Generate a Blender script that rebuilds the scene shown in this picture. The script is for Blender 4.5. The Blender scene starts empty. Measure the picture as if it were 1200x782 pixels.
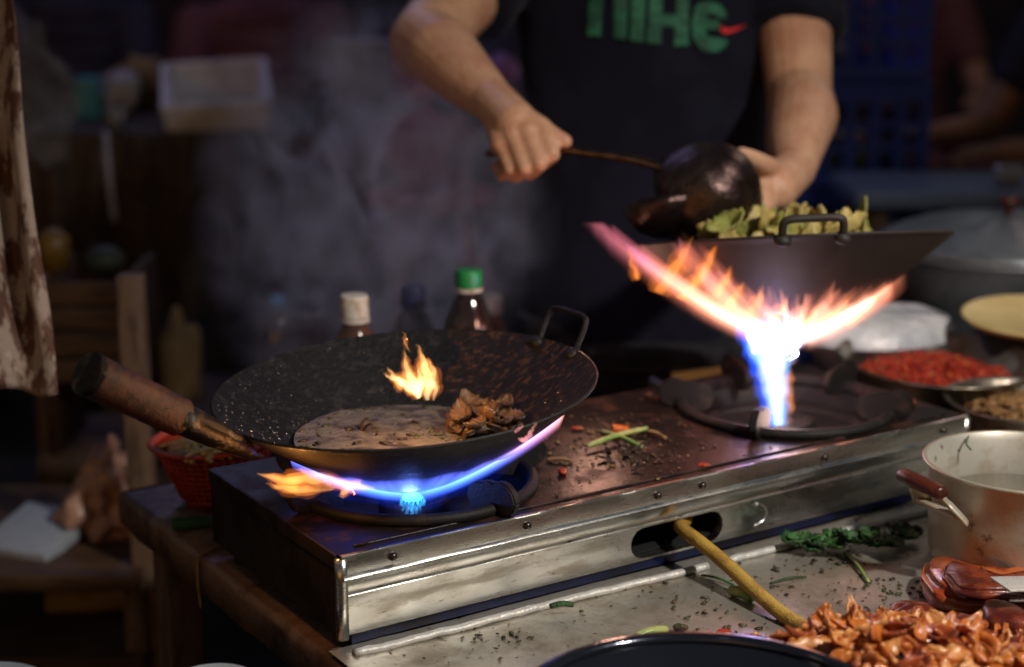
import bpy, bmesh, math, random
from mathutils import Vector, Matrix, noise, Euler
from mathutils.bvhtree import BVHTree
R = random.Random(7)
C = bpy.context.scene.collection
sc = bpy.context.scene
PI = math.pi
# ------------------------------------------------------------------ camera geometry
F, CH, CP = 1945.3, 0.505, 0.2423          # focal (px at 1200 wide), height above stove top, pitch
cc, ss = math.cos(CP), math.sin(CP)
def U(px, py, z=0.0):                       # point on the horizontal level z
    u = (px-600)/F; v = -(py-391)/F
    y = cc+v*ss; zz = -ss+v*cc; t = (z-CH)/zz
    return Vector((u*t, y*t, z))
def D(px, py, d):                           # point at distance d in front of the lens
    u = (px-600)/F; v = -(py-391)/F
    return Vector((u*d, (cc+v*ss)*d, CH+(-ss+v*cc)*d))
def ZY(py, y):                              # level at which something at distance y appears at py
    v = -(py-391)/F
    return CH + (v*y*cc-y*ss)/(cc+v*ss)
TH = 0.5742
SO = Vector((-0.141, 1.279, 0))
SW, SD, SH = 0.74, 0.27, 0.073
ZT = -0.088                                 # table top level
ct, st = math.cos(TH), math.sin(TH)
def S(a, b, z=0.0):                         # along / across the stove
    return Vector((SO.x+a*ct-b*st, SO.y+a*st+b*ct, z))
MS = Matrix.Translation(SO) @ Matrix.Rotation(TH, 4, 'Z')
B1, B2, BY = SW/2-0.2287, SW/2+0.2287, 0.127
FLOOR = -0.9

WR, WD, WP = .1735, .100, .70              # wok: rim radius, depth, profile power
# ------------------------------------------------------------------ object helpers
def tag(o, label=None, cat=None, group=None, kind=None):
    if label: o['label'] = label
    if cat: o['category'] = cat
    if group: o['group'] = group
    if kind: o['kind'] = kind
    return o
def empty(name, loc, label, cat, group=None, rot=(0, 0, 0)):
    o = bpy.data.objects.new(name, None); C.objects.link(o); o.empty_display_size = .02
    o.location = loc; o.rotation_euler = rot
    return tag(o, label, cat, group)
def mw(o):
    m = Matrix.Translation(o.location) @ o.rotation_euler.to_matrix().to_4x4()
    return mw(o.parent) @ m if o.parent else m
def obj(name, bm, m, parent=None, smooth=True, auto=None, world=True):
    """link a bmesh; geometry in world coordinates is brought into the parent's frame"""
    if parent is not None and world:
        bm.transform(mw(parent).inverted())
    me = bpy.data.meshes.new(name)
    bm.to_mesh(me); bm.free()
    ms = m if isinstance(m, (list, tuple)) else [m]
    for x in ms: me.materials.append(x)
    if smooth:
        me.polygons.foreach_set('use_smooth', [True]*len(me.polygons))
        if auto:
            try: me.set_sharp_from_angle(angle=math.radians(auto))
            except Exception: pass
    o = bpy.data.objects.new(name, me); C.objects.link(o)
    if parent is not None: o.parent = parent
    return o
def rebase(o, loc):
    """put a top-level mesh's origin at loc"""
    o.data.transform(Matrix.Translation(-Vector(loc))); o.location = loc
    return o
def bake(o):
    dg = bpy.context.evaluated_depsgraph_get()
    ev = o.evaluated_get(dg)
    me = bpy.data.meshes.new_from_object(ev)
    o.modifiers.clear(); o.data = me
    me.polygons.foreach_set('use_smooth', [True]*len(me.polygons))
    return o
def frame(z, up=Vector((0, 0, 1))):
    z = Vector(z).normalized()
    x = up.cross(z)
    if x.length < 1e-4: x = Vector((1, 0, 0)).cross(z)
    x.normalize(); y = z.cross(x)
    return Matrix((x, y, z)).transposed()
def box(bm, lo, hi, mat=Matrix(), bev=0, mi=0):
    lo, hi = Vector(lo), Vector(hi)
    g = bmesh.ops.create_cube(bm, size=1, matrix=mat @ Matrix.Translation((lo+hi)/2) @ Matrix.Diagonal((*(hi-lo), 1)))
    vs = g['verts']
    fs = list({f for v in vs for f in v.link_faces})
    if bev:
        r = bmesh.ops.bevel(bm, geom=list({e for f in fs for e in f.edges}), offset=bev, segments=2, affect='EDGES', profile=.6)
        fs = r['faces']
    for f in fs: f.material_index = mi
    return fs
def lathe(bm, prof, n=64, mat=Matrix(), sx=1, sy=1, closed=False, mi=0, fn=None):
    rings = []
    for k, (r, z) in enumerate(prof):
        if r < 1e-6:
            rings.append([bm.verts.new(mat @ Vector((0, 0, z)))])
        else:
            ring = []
            for i in range(n):
                a = 2*PI*i/n; rr, zz = r, z
                if fn: rr, zz = fn(r, z, a, k)
                ring.append(bm.verts.new(mat @ Vector((rr*sx*math.cos(a), rr*sy*math.sin(a), zz))))
            rings.append(ring)
    pairs = list(zip(rings, rings[1:]))
    if closed: pairs.append((rings[-1], rings[0]))
    for A, B in pairs:
        for i in range(n):
            j = (i+1) % n
            try:
                if len(A) == 1 and len(B) == 1: continue
                if len(A) == 1: f = bm.faces.new((A[0], B[j], B[i]))
                elif len(B) == 1: f = bm.faces.new((A[i], A[j], B[0]))
                else: f = bm.faces.new((A[i], A[j], B[j], B[i]))
                f.material_index = mi
            except ValueError: pass
def tube(bm, pts, rad, n=12, cap=True, sq=1.0, mi=0):
    pts = [Vector(p) for p in pts]
    if not isinstance(rad, (list, tuple)): rad = [rad]*len(pts)
    rings = []; up = Vector((0, 0, 1)); px = None
    for k, p in enumerate(pts):
        t = (pts[min(k+1, len(pts)-1)]-pts[max(k-1, 0)]).normalized()
        if px is None:
            x = up.cross(t)
            if x.length < .05: x = Vector((1, 0, 0)).cross(t)
        else: x = px - t*px.dot(t)
        x.normalize(); px = x; y = t.cross(x)
        rings.append([bm.verts.new(p+(x*math.cos(2*PI*i/n)+y*math.sin(2*PI*i/n)*sq)*rad[k]) for i in range(n)])
    for A, B in zip(rings, rings[1:]):
        for i in range(n):
            f = bm.faces.new((A[i], A[(i+1) % n], B[(i+1) % n], B[i])); f.material_index = mi
    if cap:
        for ring, c, s in ((rings[0], pts[0], 1), (rings[-1], pts[-1], -1)):
            f = bm.faces.new(ring[::-1] if s == 1 else ring); f.material_index = mi
def spline(P, n=10):
    P = [Vector(p) for p in P]; out = []
    Q = [2*P[0]-P[1]]+P+[2*P[-1]-P[-2]]
    for i in range(1, len(Q)-2):
        for k in range(n):
            t = k/n; a, b, c, d = Q[i-1:i+3]
            out.append(.5*((2*b)+(c-a)*t+(2*a-5*b+4*c-d)*t*t+(3*b-a-3*c+d)*t**3))
    out.append(P[-1]); return out
def prism(bm, poly, h, mat=Matrix(), mi=0):
    """extrude a closed outline (x, y) by h along z"""
    a = [bm.verts.new(mat @ Vector((x, y, 0))) for x, y in poly]
    b = [bm.verts.new(mat @ Vector((x, y, h))) for x, y in poly]
    n = len(poly)
    fs = [bm.faces.new(a[::-1]), bm.faces.new(b)]
    for i in range(n): fs.append(bm.faces.new((a[i], a[(i+1) % n], b[(i+1) % n], b[i])))
    for f in fs: f.material_index = mi
def ball(bm, c, r, sub=2, mat=None, jit=0, fr=60, seed=0, mi=0):
    r = Vector(r) if not isinstance(r, (int, float)) else Vector((r, r, r))
    g = bmesh.ops.create_icosphere(bm, subdivisions=sub, radius=1)
    for v in g['verts']:
        p = v.co.copy()
        k = 1+jit*noise.noise(p*fr+Vector((seed, seed*1.7, 0)))
        q = Vector((p.x*r.x, p.y*r.y, p.z*r.z))*k
        v.co = Vector(c)+(mat @ q if mat is not None else q)
    for f in {f for v in g['verts'] for f in v.link_faces}: f.material_index = mi
def capsule(bm, p0, p1, r0, r1, n=18):
    p0, p1 = Vector(p0), Vector(p1)
    ax = p1-p0; L = ax.length
    M3 = frame(ax) if L > 1e-6 else Matrix.Identity(3)
    rings = []
    for k in range(6):
        a = PI/2*(k/6); rings.append((math.sin(a)*r0, -math.cos(a)*r0))
    rings.append((r0, 0))
    rings.append((r1, L))
    for k in range(5, -1, -1):
        a = PI/2*(k/6); rings.append((math.sin(a)*r1, L+math.cos(a)*r1))
    m = Matrix.Translation(p0) @ M3.to_4x4()
    lathe(bm, rings, n, m)
def chain(bm, P, r):
    for i in range(len(P)-1): capsule(bm, P[i], P[i+1], r[i], r[i+1])
def union(o, voxel, it=3):
    m = o.modifiers.new('r', 'REMESH'); m.mode = 'VOXEL'; m.voxel_size = voxel; m.use_smooth_shade = True
    s = o.modifiers.new('s', 'SMOOTH'); s.factor = .5; s.iterations = it
    return bake(o)

# ------------------------------------------------------------------ materials
def M(name, c, rough=.5, metal=0, c2=None, ns=20, lo=.45, hi=.6, bs=0, bd=.002, r2=None, c3=None, n3=80, l3=.6, h3=.65,
      coat=0, spec=.5, trans=0, sss=0, alpha=1, stretch=None, m2=None, vor=0, det=6, ior=1.45, sheen=0, wspec=None):
    m = bpy.data.materials.new(name); m.use_nodes = True
    nt = m.node_tree; N = nt.nodes; L = nt.links
    b = N['Principled BSDF']
    b.inputs['Base Color'].default_value = (*c, 1)
    b.inputs['Roughness'].default_value = rough
    b.inputs['Metallic'].default_value = metal
    b.inputs['Specular IOR Level'].default_value = spec
    b.inputs['Coat Weight'].default_value = coat
    b.inputs['Coat Roughness'].default_value = .08
    b.inputs['Transmission Weight'].default_value = trans
    b.inputs['Alpha'].default_value = alpha
    b.inputs['IOR'].default_value = ior
    b.inputs['Sheen Weight'].default_value = sheen
    if sss:
        b.inputs['Subsurface Weight'].default_value = sss
        b.inputs['Subsurface Radius'].default_value = (.01, .004, .002)
        b.inputs['Subsurface Scale'].default_value = .5
    tc = N.new('ShaderNodeTexCoord'); vec = tc.outputs['Object']
    if stretch:
        mp = N.new('ShaderNodeMapping'); mp.inputs['Scale'].default_value = stretch
        L.new(vec, mp.inputs['Vector']); vec = mp.outputs['Vector']
    def nz(scale, det=det):
        n = N.new('ShaderNodeTexNoise'); n.inputs['Scale'].default_value = scale; n.inputs['Detail'].default_value = det
        n.inputs['Roughness'].default_value = .65; L.new(vec, n.inputs['Vector']); return n.outputs['Fac']
    def step(fac, lo, hi):
        r = N.new('ShaderNodeMapRange'); r.inputs['From Min'].default_value = lo; r.inputs['From Max'].default_value = hi
        r.interpolation_type = 'SMOOTHSTEP'
        L.new(fac, r.inputs['Value']); return r.outputs['Result']
    col = None; f1 = None
    if c2 is not None:
        f1 = step(nz(ns), lo, hi)
        mx = N.new('ShaderNodeMix'); mx.data_type = 'RGBA'
        mx.inputs['A'].default_value = (*c, 1); mx.inputs['B'].default_value = (*c2, 1)
        L.new(f1, mx.inputs['Factor']); col = mx.outputs['Result']
        for inp, v0, v1 in (('Roughness', rough, r2), ('Metallic', metal, m2)):
            if v1 is not None:
                r = N.new('ShaderNodeMapRange'); r.inputs['To Min'].default_value = v0; r.inputs['To Max'].default_value = v1
                L.new(f1, r.inputs['Value']); L.new(r.outputs['Result'], b.inputs[inp])
    if c3 is not None:
        f = step(nz(n3), l3, h3)
        mx = N.new('ShaderNodeMix'); mx.data_type = 'RGBA'
        if col is not None: L.new(col, mx.inputs['A'])
        else: mx.inputs['A'].default_value = (*c, 1)
        mx.inputs['B'].default_value = (*c3, 1)
        L.new(f, mx.inputs['Factor']); col = mx.outputs['Result']
    if col is not None: L.new(col, b.inputs['Base Color'])
    if bs:
        bp = N.new('ShaderNodeBump'); bp.inputs['Distance'].default_value = bd; bp.inputs['Strength'].default_value = 1
        if vor:
            v = N.new('ShaderNodeTexVoronoi'); v.inputs['Scale'].default_value = bs; L.new(vec, v.inputs['Vector'])
            L.new(v.outputs['Distance'], bp.inputs['Height'])
        else: L.new(nz(bs, 5), bp.inputs['Height'])
        L.new(bp.outputs['Normal'], b.inputs['Normal'])
        if coat: L.new(bp.outputs['Normal'], b.inputs['Coat Normal'])
    return m
def flame_mat(name, ramp, smax, smin, rmax, fr=(3., 30.), lo=.35, hi=.65, base=.25, axis='r', shell=0, power=2.0):
    """glowing gas: emission in the volume, colour and strength by distance from the burner axis (or height), streaked along the flow"""
    m = bpy.data.materials.new(name); m.use_nodes = True
    nt = m.node_tree; N = nt.nodes; L = nt.links; N.clear()
    out = N.new('ShaderNodeOutputMaterial'); em = N.new('ShaderNodeEmission'); L.new(em.outputs[0], out.inputs['Volume'])
    tc = N.new('ShaderNodeTexCoord'); sp = N.new('ShaderNodeSeparateXYZ'); L.new(tc.outputs['Object'], sp.inputs[0])
    def mth(op, a, b=None):
        n = N.new('ShaderNodeMath'); n.operation = op
        for i, x in enumerate((a, b)):
            if x is None: continue
            if isinstance(x, (int, float)): n.inputs[i].default_value = x
            else: L.new(x, n.inputs[i])
        return n.outputs[0]
    ang = mth('ARCTAN2', sp.outputs['Y'], sp.outputs['X'])
    rad = mth('SQRT', mth('ADD', mth('MULTIPLY', sp.outputs['X'], sp.outputs['X']), mth('MULTIPLY', sp.outputs['Y'], sp.outputs['Y'])))
    cv = N.new('ShaderNodeCombineXYZ')
    if axis == 'r':
        L.new(mth('MULTIPLY', mth('SINE', ang), fr[0]), cv.inputs[0]); L.new(mth('MULTIPLY', mth('COSINE', ang), fr[0]), cv.inputs[1])
        L.new(mth('MULTIPLY', rad, fr[1]), cv.inputs[2]); key = mth('DIVIDE', rad, rmax)
    else:
        L.new(mth('MULTIPLY', sp.outputs['X'], fr[0]), cv.inputs[0]); L.new(mth('MULTIPLY', sp.outputs['Y'], fr[0]), cv.inputs[1])
        L.new(mth('MULTIPLY', sp.outputs['Z'], fr[1]), cv.inputs[2]); key = mth('DIVIDE', sp.outputs['Z'], rmax)
    n = N.new('ShaderNodeTexNoise'); n.inputs['Scale'].default_value = 1; n.inputs['Detail'].default_value = 3
    n.inputs['Distortion'].default_value = .6
    L.new(cv.outputs[0], n.inputs['Vector'])
    mr = N.new('ShaderNodeMapRange'); mr.inputs['From Min'].default_value = lo; mr.inputs['From Max'].default_value = hi
    mr.inputs['To Min'].default_value = base; mr.inputs['To Max'].default_value = 1
    L.new(n.outputs['Fac'], mr.inputs['Value'])
    cr = N.new('ShaderNodeValToRGB'); el = cr.color_ramp.elements
    while len(el) > 1: el.remove(el[-1])
    el[0].position, el[0].color = ramp[0][0], (*ramp[0][1], 1)
    for p, c in ramp[1:]:
        e = el.new(p); e.color = (*c, 1)
    L.new(key, cr.inputs[0]); L.new(cr.outputs[0], em.inputs['Color'])
    ms = N.new('ShaderNodeMapRange'); ms.inputs['To Min'].default_value = smax; ms.inputs['To Max'].default_value = smin
    L.new(key, ms.inputs['Value'])
    res = mth('MULTIPLY', ms.outputs['Result'], mr.outputs['Result'])
    if shell:                                # gas thins out away from the metal it hugs
        prof = mth('SUBTRACT', mth('MULTIPLY', mth('POWER', mth('DIVIDE', rad, WR), 1/WP), WD), .003)
        dep = mth('SUBTRACT', 1.0, mth('DIVIDE', mth('SUBTRACT', prof, sp.outputs['Z']), shell))
        n_ = N.new('ShaderNodeClamp'); L.new(dep, n_.inputs[0]); res = mth('MULTIPLY', res, mth('POWER', n_.outputs[0], power))
    L.new(res, em.inputs['Strength'])
    return m

steel = M('brushed_steel', (.66, .67, .67), .22, 1, c2=(.44, .41, .36), ns=14, lo=.42, hi=.66, r2=.38, c3=(.09, .055, .035), n3=60, l3=.62, h3=.70, bs=220, bd=.00012, stretch=(1, 3, 5))
steel_side = M('grimy_shaded_steel', (.06, .045, .04), .42, .7, c2=(.025, .018, .015), ns=18, r2=.6, bs=90, bd=.0004)  # dark brown for grime and for the shade on the stove's sides
enamel = M('greasy_enamel', (.013, .009, .008), .33, .1, c2=(.042, .016, .010), ns=22, lo=.48, hi=.62, r2=.55, c3=(.015, .01, .008), n3=60, l3=.55, h3=.62, bs=120, bd=.0006)
iron = M('cast_iron', (.008, .0075, .0075), .6, 0, spec=.35, c2=(.03, .018, .014), ns=50, lo=.5, hi=.7, bs=260, bd=.0006)
wok_out = M('sooty_wok', (.012, .010, .010), .55, .1, c2=(.06, .035, .022), ns=55, lo=.55, hi=.7, bs=190, bd=.0012, r2=.38)
wok_out2 = M('smooth_wok', (.022, .016, .016), .62, .0, c2=(.035, .02, .018), ns=25, lo=.45, hi=.7, bs=60, bd=.0005)
wok_in = M('seasoned_wok', (.007, .007, .010), .46, .0, spec=.35, c2=(.028, .026, .028), ns=90, lo=.52, hi=.65, bs=260, bd=.0016, r2=.3)
rust = M('burnt_wok_crust', (.010, .007, .007), .5, .0, spec=.35, c2=(.10, .042, .02), ns=95, lo=.50, hi=.66, bs=200, bd=.0018, r2=.3, stretch=(1, 2.2, 1))
wood = M('worn_red_wood', (.095, .028, .015), .40, 0, c2=(.04, .014, .010), ns=16, lo=.42, hi=.62, c3=(.02, .01, .008), n3=50, l3=.58, h3=.66, bs=90, bd=.0012, stretch=(5, 1, 5), coat=.2)
charred = M('greasy_iron_socket', (.03, .022, .018), .3, .7, c2=(.22, .18, .13), ns=60, lo=.52, hi=.68, bs=140, bd=.0015, r2=.45)
tin = M('greasy_tin', (.58, .56, .50), .32, .75, c2=(.32, .28, .22), ns=13, lo=.42, hi=.68, r2=.55, c3=(.10, .065, .04), n3=75, l3=.62, h3=.7, bs=30, bd=.0012)
tinedge = M('shine_tin_edge', (.60, .60, .58), .35, .3, c2=(.62, .6, .56), ns=60, bs=120, bd=.002)  # pale, less metallic base; the edge's shine is put into the colour
tablecov = M('brown_lino', (.19, .125, .095), .27, 0, c2=(.085, .05, .04), ns=24, lo=.42, hi=.62, bs=45, bd=.0018, r2=.5)
gapblue = M('gap_shade_blue', (.005, .010, .05), .35, .3, c2=(.003, .004, .015), ns=20)  # blue-black of the shaded gap below the stove body
blk = M('slot_shade_black', (.008, .008, .01), .7)  # shade behind the slot, as a colour
skin = M('skin', (.56, .33, .21), .40, 0, c2=(.48, .24, .15), ns=22, lo=.35, hi=.65, sss=.08, c3=(.36, .15, .09), n3=120, l3=.55, h3=.75, bs=170, bd=.0011)
skin2 = M('skin_dim', (.30, .16, .10), .5, 0, c2=(.25, .13, .08), ns=16)
navy = M('navy_cotton', (.0055, .006, .014), .95, 0, spec=.2, c2=(.008, .009, .019), ns=10, bs=400, bd=.0004, sheen=.05, det=3)
navy2 = M('dark_trousers', (.006, .006, .010), .9, 0, c2=(.02, .02, .026), ns=12, bs=10, bd=.012)
greenp = M('green_print', (.010, .075, .045), .7, 0, c2=(.02, .15, .085), ns=40, c3=(.10, .22, .15), n3=120, l3=.62, h3=.7, bs=300, bd=.0005)
redp = M('red_print', (.75, .03, .03), .6)
hair = M('black_hair', (.01, .008, .008), .5, bs=200, bd=.002, stretch=(1, 1, .2))
alu = M('used_aluminium', (.50, .47, .40), .44, .5, c2=(.42, .32, .18), ns=16, lo=.42, hi=.66, r2=.5, c3=(.12, .06, .03), n3=28, l3=.62, h3=.72, bs=120, bd=.0005)
aluin = M('pot_inside', (.60, .58, .52), .42, .6, c2=(.42, .38, .30), ns=22, r2=.5, c3=(.18, .10, .04), n3=60, l3=.64, h3=.7)
bakel = M('brown_bakelite', (.09, .02, .012), .3, c2=(.05, .012, .01), ns=40, bs=120, bd=.0006)
hose = M('yellow_hose', (.52, .33, .06), .42, c2=(.36, .2, .035), ns=40, bs=700, bd=.0006, vor=1)
basin = M('dull_steel_basin', (.32, .29, .24), .33, .95, c2=(.17, .12, .08), ns=30, lo=.45, hi=.65, r2=.5, c3=(.25, .05, .015), n3=70, l3=.64, h3=.7, bs=60, bd=.0006)
chili = M('red_chili', (.50, .035, .010), .35, c2=(.20, .008, .004), ns=130, c3=(.70, .30, .06), n3=170, l3=.58, h3=.64, coat=.15, bs=200, bd=.001)
pickle = M('brown_strips', (.34, .19, .07), .35, c2=(.2, .10, .035), ns=80, coat=.4, bs=200, bd=.001)
orange = M('orange_glaze', (.52, .15, .025), .25, c2=(.30, .06, .012), ns=60, lo=.42, hi=.66, coat=.35, sss=.15, bs=130, bd=.0012, c3=(.75, .42, .14), n3=90, l3=.58, h3=.66)
orange2 = M('pale_orange_glaze', (.62, .28, .09), .3, c2=(.48, .14, .03), ns=70, coat=.35, sss=.2, bs=130, bd=.0012)
orange3 = M('deep_orange_glaze', (.34, .07, .018), .28, c2=(.16, .03, .010), ns=70, coat=.5, sss=.1, bs=130, bd=.0012)
darkmeat = M('dark_red_meat', (.085, .014, .010), .3, c2=(.22, .04, .014), ns=45, coat=.4, bs=90, bd=.001)
fatmeat = M('amber_fat_rind', (.5, .12, .03), .25, c2=(.32, .05, .015), ns=30, coat=.3, sss=.3, bs=60, bd=.0004)
meat = M('braised_meat', (.17, .08, .032), .3, c2=(.045, .02, .012), ns=38, coat=.5, bs=110, bd=.003)
soup = M('murky_broth', (.19, .15, .11), .2, c2=(.06, .04, .03), ns=38, lo=.46, hi=.62, bs=110, bd=.0025, c3=(.30, .25, .19), n3=150, l3=.55, h3=.68, coat=.3)
leaf = M('wilted_green', (.010, .050, .010), .35, c2=(.045, .17, .03), ns=70, bs=130, bd=.003, coat=.3)
stalk = M('scallion_stalk', (.42, .45, .16), .35, c2=(.16, .30, .06), ns=30, bs=100, bd=.0004)
carrot = M('carrot', (.72, .17, .02), .35, c2=(.55, .1, .015), ns=90)
crumb = M('crumbs', (.08, .035, .018), .5, c2=(.25, .15, .05), ns=45, lo=.48, hi=.55, c3=(.03, .015, .01), n3=33, l3=.52, h3=.56)
crumb2 = M('herb_crumbs', (.05, .06, .02), .5, c2=(.12, .07, .03), ns=45, lo=.48, hi=.55, c3=(.03, .015, .01), n3=33, l3=.52, h3=.56)
cloth = M('stained_cloth', (.36, .29, .24), .65, c2=(.10, .04, .022), ns=34, lo=.47, hi=.57, c3=(.5, .44, .38), n3=60, l3=.55, h3=.7, bs=40, bd=.003, stretch=(1, 1, .5))
redpl = M('red_plastic', (.42, .05, .025), .35, c2=(.30, .035, .02), ns=30)
sprout = M('pale_noodles', (.55, .50, .24), .4, c2=(.42, .40, .16), ns=60, coat=.2)
foam = M('white_foam', (.60, .60, .62), .7, c2=(.5, .5, .54), ns=30)
browntarp = M('dark_tarp', (.035, .024, .02), .6, c2=(.055, .035, .026), ns=8, bs=6, bd=.02)
plank = M('old_plank', (.075, .038, .018), .65, c2=(.035, .018, .009), ns=10, stretch=(1, 8, 8), bs=30, bd=.001)
postm = M('old_post', (.13, .08, .05), .7, c2=(.07, .04, .025), ns=14, stretch=(5, 5, 1), bs=40, bd=.001)
bluecr = M('blue_plastic', (.03, .07, .38), .45, c2=(.025, .06, .3), ns=12)  # blue brightened; smoke haze over the crates is put into it
whitecap = M('worn_white_cap', (.62, .58, .5), .5, c2=(.42, .34, .26), ns=70)
greencap = M('green_cap', (.012, .22, .06), .4, c2=(.01, .16, .045), ns=50)
bluecap = M('blue_cap', (.008, .012, .06), .4)
bottlem = M('brown_bottle', (.10, .045, .03), .12, coat=1, c2=(.06, .03, .022), ns=30)
bottled = M('dark_bottle', (.022, .012, .012), .08, coat=1)
wrap = M('cling_film_over_food', (.72, .74, .78), .2, c2=(.45, .49, .55), ns=14, lo=.4, hi=.65, c3=(.04, .09, .30), n3=10, l3=.63, h3=.72, coat=1, bs=26, bd=.008)
cream = M('cream_enamel', (.66, .52, .22), .4, c2=(.6, .46, .18), ns=20)
yel = M('yellow_card', (.62, .48, .16), .3, c2=(.5, .38, .1), ns=30, coat=.5)
greysteel = M('grey_pot_steel', (.22, .25, .28), .42, .5, c2=(.16, .18, .20), ns=12, bs=30, bd=.0008)
blackglaze = M('black_glaze', (.03, .035, .055), .17, .7, coat=1, bs=18, bd=.0006)
bowlm = M('dark_steel', (.10, .07, .06), .20, .9, c2=(.05, .03, .03), ns=24, r2=.34, bs=90, bd=.0012, stretch=(1, 3, 1))
ladlem = M('orange_lit_ladle_steel', (.38, .22, .15), .24, 1, c2=(.22, .11, .07), ns=60, bs=150, bd=.0005)  # orange reflection on the steel is put into its base colour
paper = M('printed_paper', (.34, .38, .44), .7, c2=(.26, .30, .37), ns=60, stretch=(1, 6, 1))
bagm = M('pinkish_bag', (.42, .24, .18), .35, c2=(.3, .16, .12), ns=10, bs=12, bd=.02, coat=.6)
redbag = M('red_bag', (.34, .03, .05), .5, c2=(.25, .02, .04), ns=10, bs=10, bd=.02)
pinkbag = M('pink_bag', (.40, .12, .24), .5, c2=(.32, .09, .2), ns=12, bs=14, bd=.015)
sack = M('tan_sack', (.20, .135, .055), .8, c2=(.14, .09, .04), ns=12, bs=18, bd=.01)
greyw = M('grey_plastic', (.30, .29, .30), .5, c2=(.22, .2, .22), ns=10)
teal = M('teal_plastic', (.03, .20, .26), .5)
cloth_d = M('dark_clothes', (.02, .022, .04), .85, c2=(.03, .03, .055), ns=8)
cloth_r = M('maroon_clothes', (.12, .045, .05), .85, c2=(.09, .03, .035), ns=8)
clearbag = M('clear_bag', (.4, .4, .42), .12, c2=(.3, .3, .32), ns=20, alpha=.12, coat=1, bs=30, bd=.02)
groundm = M('wet_ground', (.020, .018, .022), .5, c2=(.018, .017, .02), ns=3, bs=20, bd=.01, r2=.3, c3=(.05, .045, .045), n3=6)
oil = M('oil_drops', (.7, .68, .62), .12, 1)
rivet = M('dark_rivet', (.07, .06, .055), .3, .9)

def leafmesh(bm, P, L, w, mt, curl=.3, th=.0012, seed=0, n=10):
    top, bot = [], []
    for i in range(n+1):
        t_ = i/n; ww = w*math.sin(PI*min(1, t_*.92+.06))**.7*(1+.14*math.sin(t_*38+seed))
        rowt, rowb = [], []
        for j in range(7):
            s = (j-3)/3
            q = Vector((L*(t_-.5), ww*s*.5, curl*L*(t_-.5)**2+.25*ww*s*s+.16*w*noise.noise(Vector((t_*4, s*2, seed)))+.10*w*noise.noise(Vector((t_*13, s*5, seed)))))
            n_ = Vector((0, 0, th/2))
            rowt.append(bm.verts.new(P+mt @ (q+n_))); rowb.append(bm.verts.new(P+mt @ (q-n_)))
        top.append(rowt); bot.append(rowb)
    for i in range(n):
        for j in range(6):
            bm.faces.new((top[i][j], top[i+1][j], top[i+1][j+1], top[i][j+1])); bm.faces.new((bot[i][j], bot[i][j+1], bot[i+1][j+1], bot[i+1][j]))
        for j, s in ((0, 1), (6, -1)):
            q = (top[i][j], bot[i][j], bot[i+1][j], top[i+1][j]); bm.faces.new(q if s == 1 else q[::-1])
    bm.faces.new([top[0][j] for j in range(7)]+[bot[0][j] for j in range(6, -1, -1)]); bm.faces.new([top[n][j] for j in range(6, -1, -1)]+[bot[n][j] for j in range(7)])

# ------------------------------------------------------------------ ground
bm = bmesh.new(); bmesh.ops.create_grid(bm, x_segments=40, y_segments=40, size=60)
bm.transform(Matrix.Translation((0, 40, FLOOR)))
tag(obj('ground', bm, groundm, smooth=False), 'dark wet market ground', 'ground', kind='structure')

# ------------------------------------------------------------------ work table
TB = 0.5
t = empty('work_table', S(.5, 0, FLOOR), 'low work table covered in grimy tin and brown lino, under the double stove', 'table', rot=(0, 0, TH))
def rounded_slab(bm, a0, a1, b0, b1, z0, z1, r=.008, seg=5):
    # cross-section across the rounded left edge, extruded along b with slight waviness
    prof = [(a1, z1)]
    for k in range(seg+1):
        an = PI/2*k/seg; prof.append((a0+r-r*math.sin(an), z1-r+r*math.cos(an)))
    prof += [(a0, z0), (a1, z0)]
    nb = 70; rows = []
    for j in range(nb+1):
        b = b0+(b1-b0)*j/nb; row = []
        for k, (a, z) in enumerate(prof):
            w = .0022*noise.noise(Vector((b*26, k*.3, z*30))) if 0 < k < len(prof)-1 else 0
            row.append(bm.verts.new(S(a+w, b, z+w*.7)))
        rows.append(row)
    n = len(prof)
    for A, B in zip(rows, rows[1:]):
        for k in range(n): bm.faces.new((A[k], A[(k+1) % n], B[(k+1) % n], B[k]))
    bm.faces.new(rows[0]); bm.faces.new(rows[-1][::-1])
bm = bmesh.new(); rounded_slab(bm, -.014, 1.5, -.62, TB, ZT-.036, ZT)
obj('table_top', bm, tablecov, t)
# tin sheet over the front half, with a turned-up bright edge
bm = bmesh.new(); nx, ny = 150, 50
g = [[bm.verts.new(S(-.010+1.5*i/nx, -.60+(.606*j/ny), ZT+.004+.0012*noise.noise(Vector((i*.11, j*.11, 0)))+.0004*noise.noise(Vector((i*.5, j*.5, 4))))) for j in range(ny+1)] for i in range(nx+1)]
for i in range(nx):
    for j in range(ny): bm.faces.new((g[i][j], g[i+1][j], g[i+1][j+1], g[i][j+1]))
obj('tin_sheet', bm, tin, t)
for a0, a1 in ((0.004, .372), (.392, .80)):
    bm = bmesh.new(); P = []
    for k in range(61):
        a = a0+(a1-a0)*k/60; P.append(S(a, -.0135-.022*a+.0016*noise.noise(Vector((a*40, 0, 0)))-.0010*math.sin(a*22), ZT+.0065+.0012*noise.noise(Vector((a*55, 3, 0)))))
    tube(bm, P, [.0046+.0010*noise.noise(Vector((k*.7, 0, 9))) for k in range(61)], 8, sq=.8)
    obj('rolled_edge', bm, tinedge, t)
for a, b in ((.03, TB-.05), (1.4, TB-.05), (.03, -.57), (1.4, -.57)):
    bm = bmesh.new(); box(bm, (a-.02, b-.02, FLOOR), (a+.02, b+.02, ZT-.036), Matrix.Translation((SO.x, SO.y, 0)) @ Matrix.Rotation(TH, 4, 'Z'), bev=.003)
    obj('leg', bm, postm, t)
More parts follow.
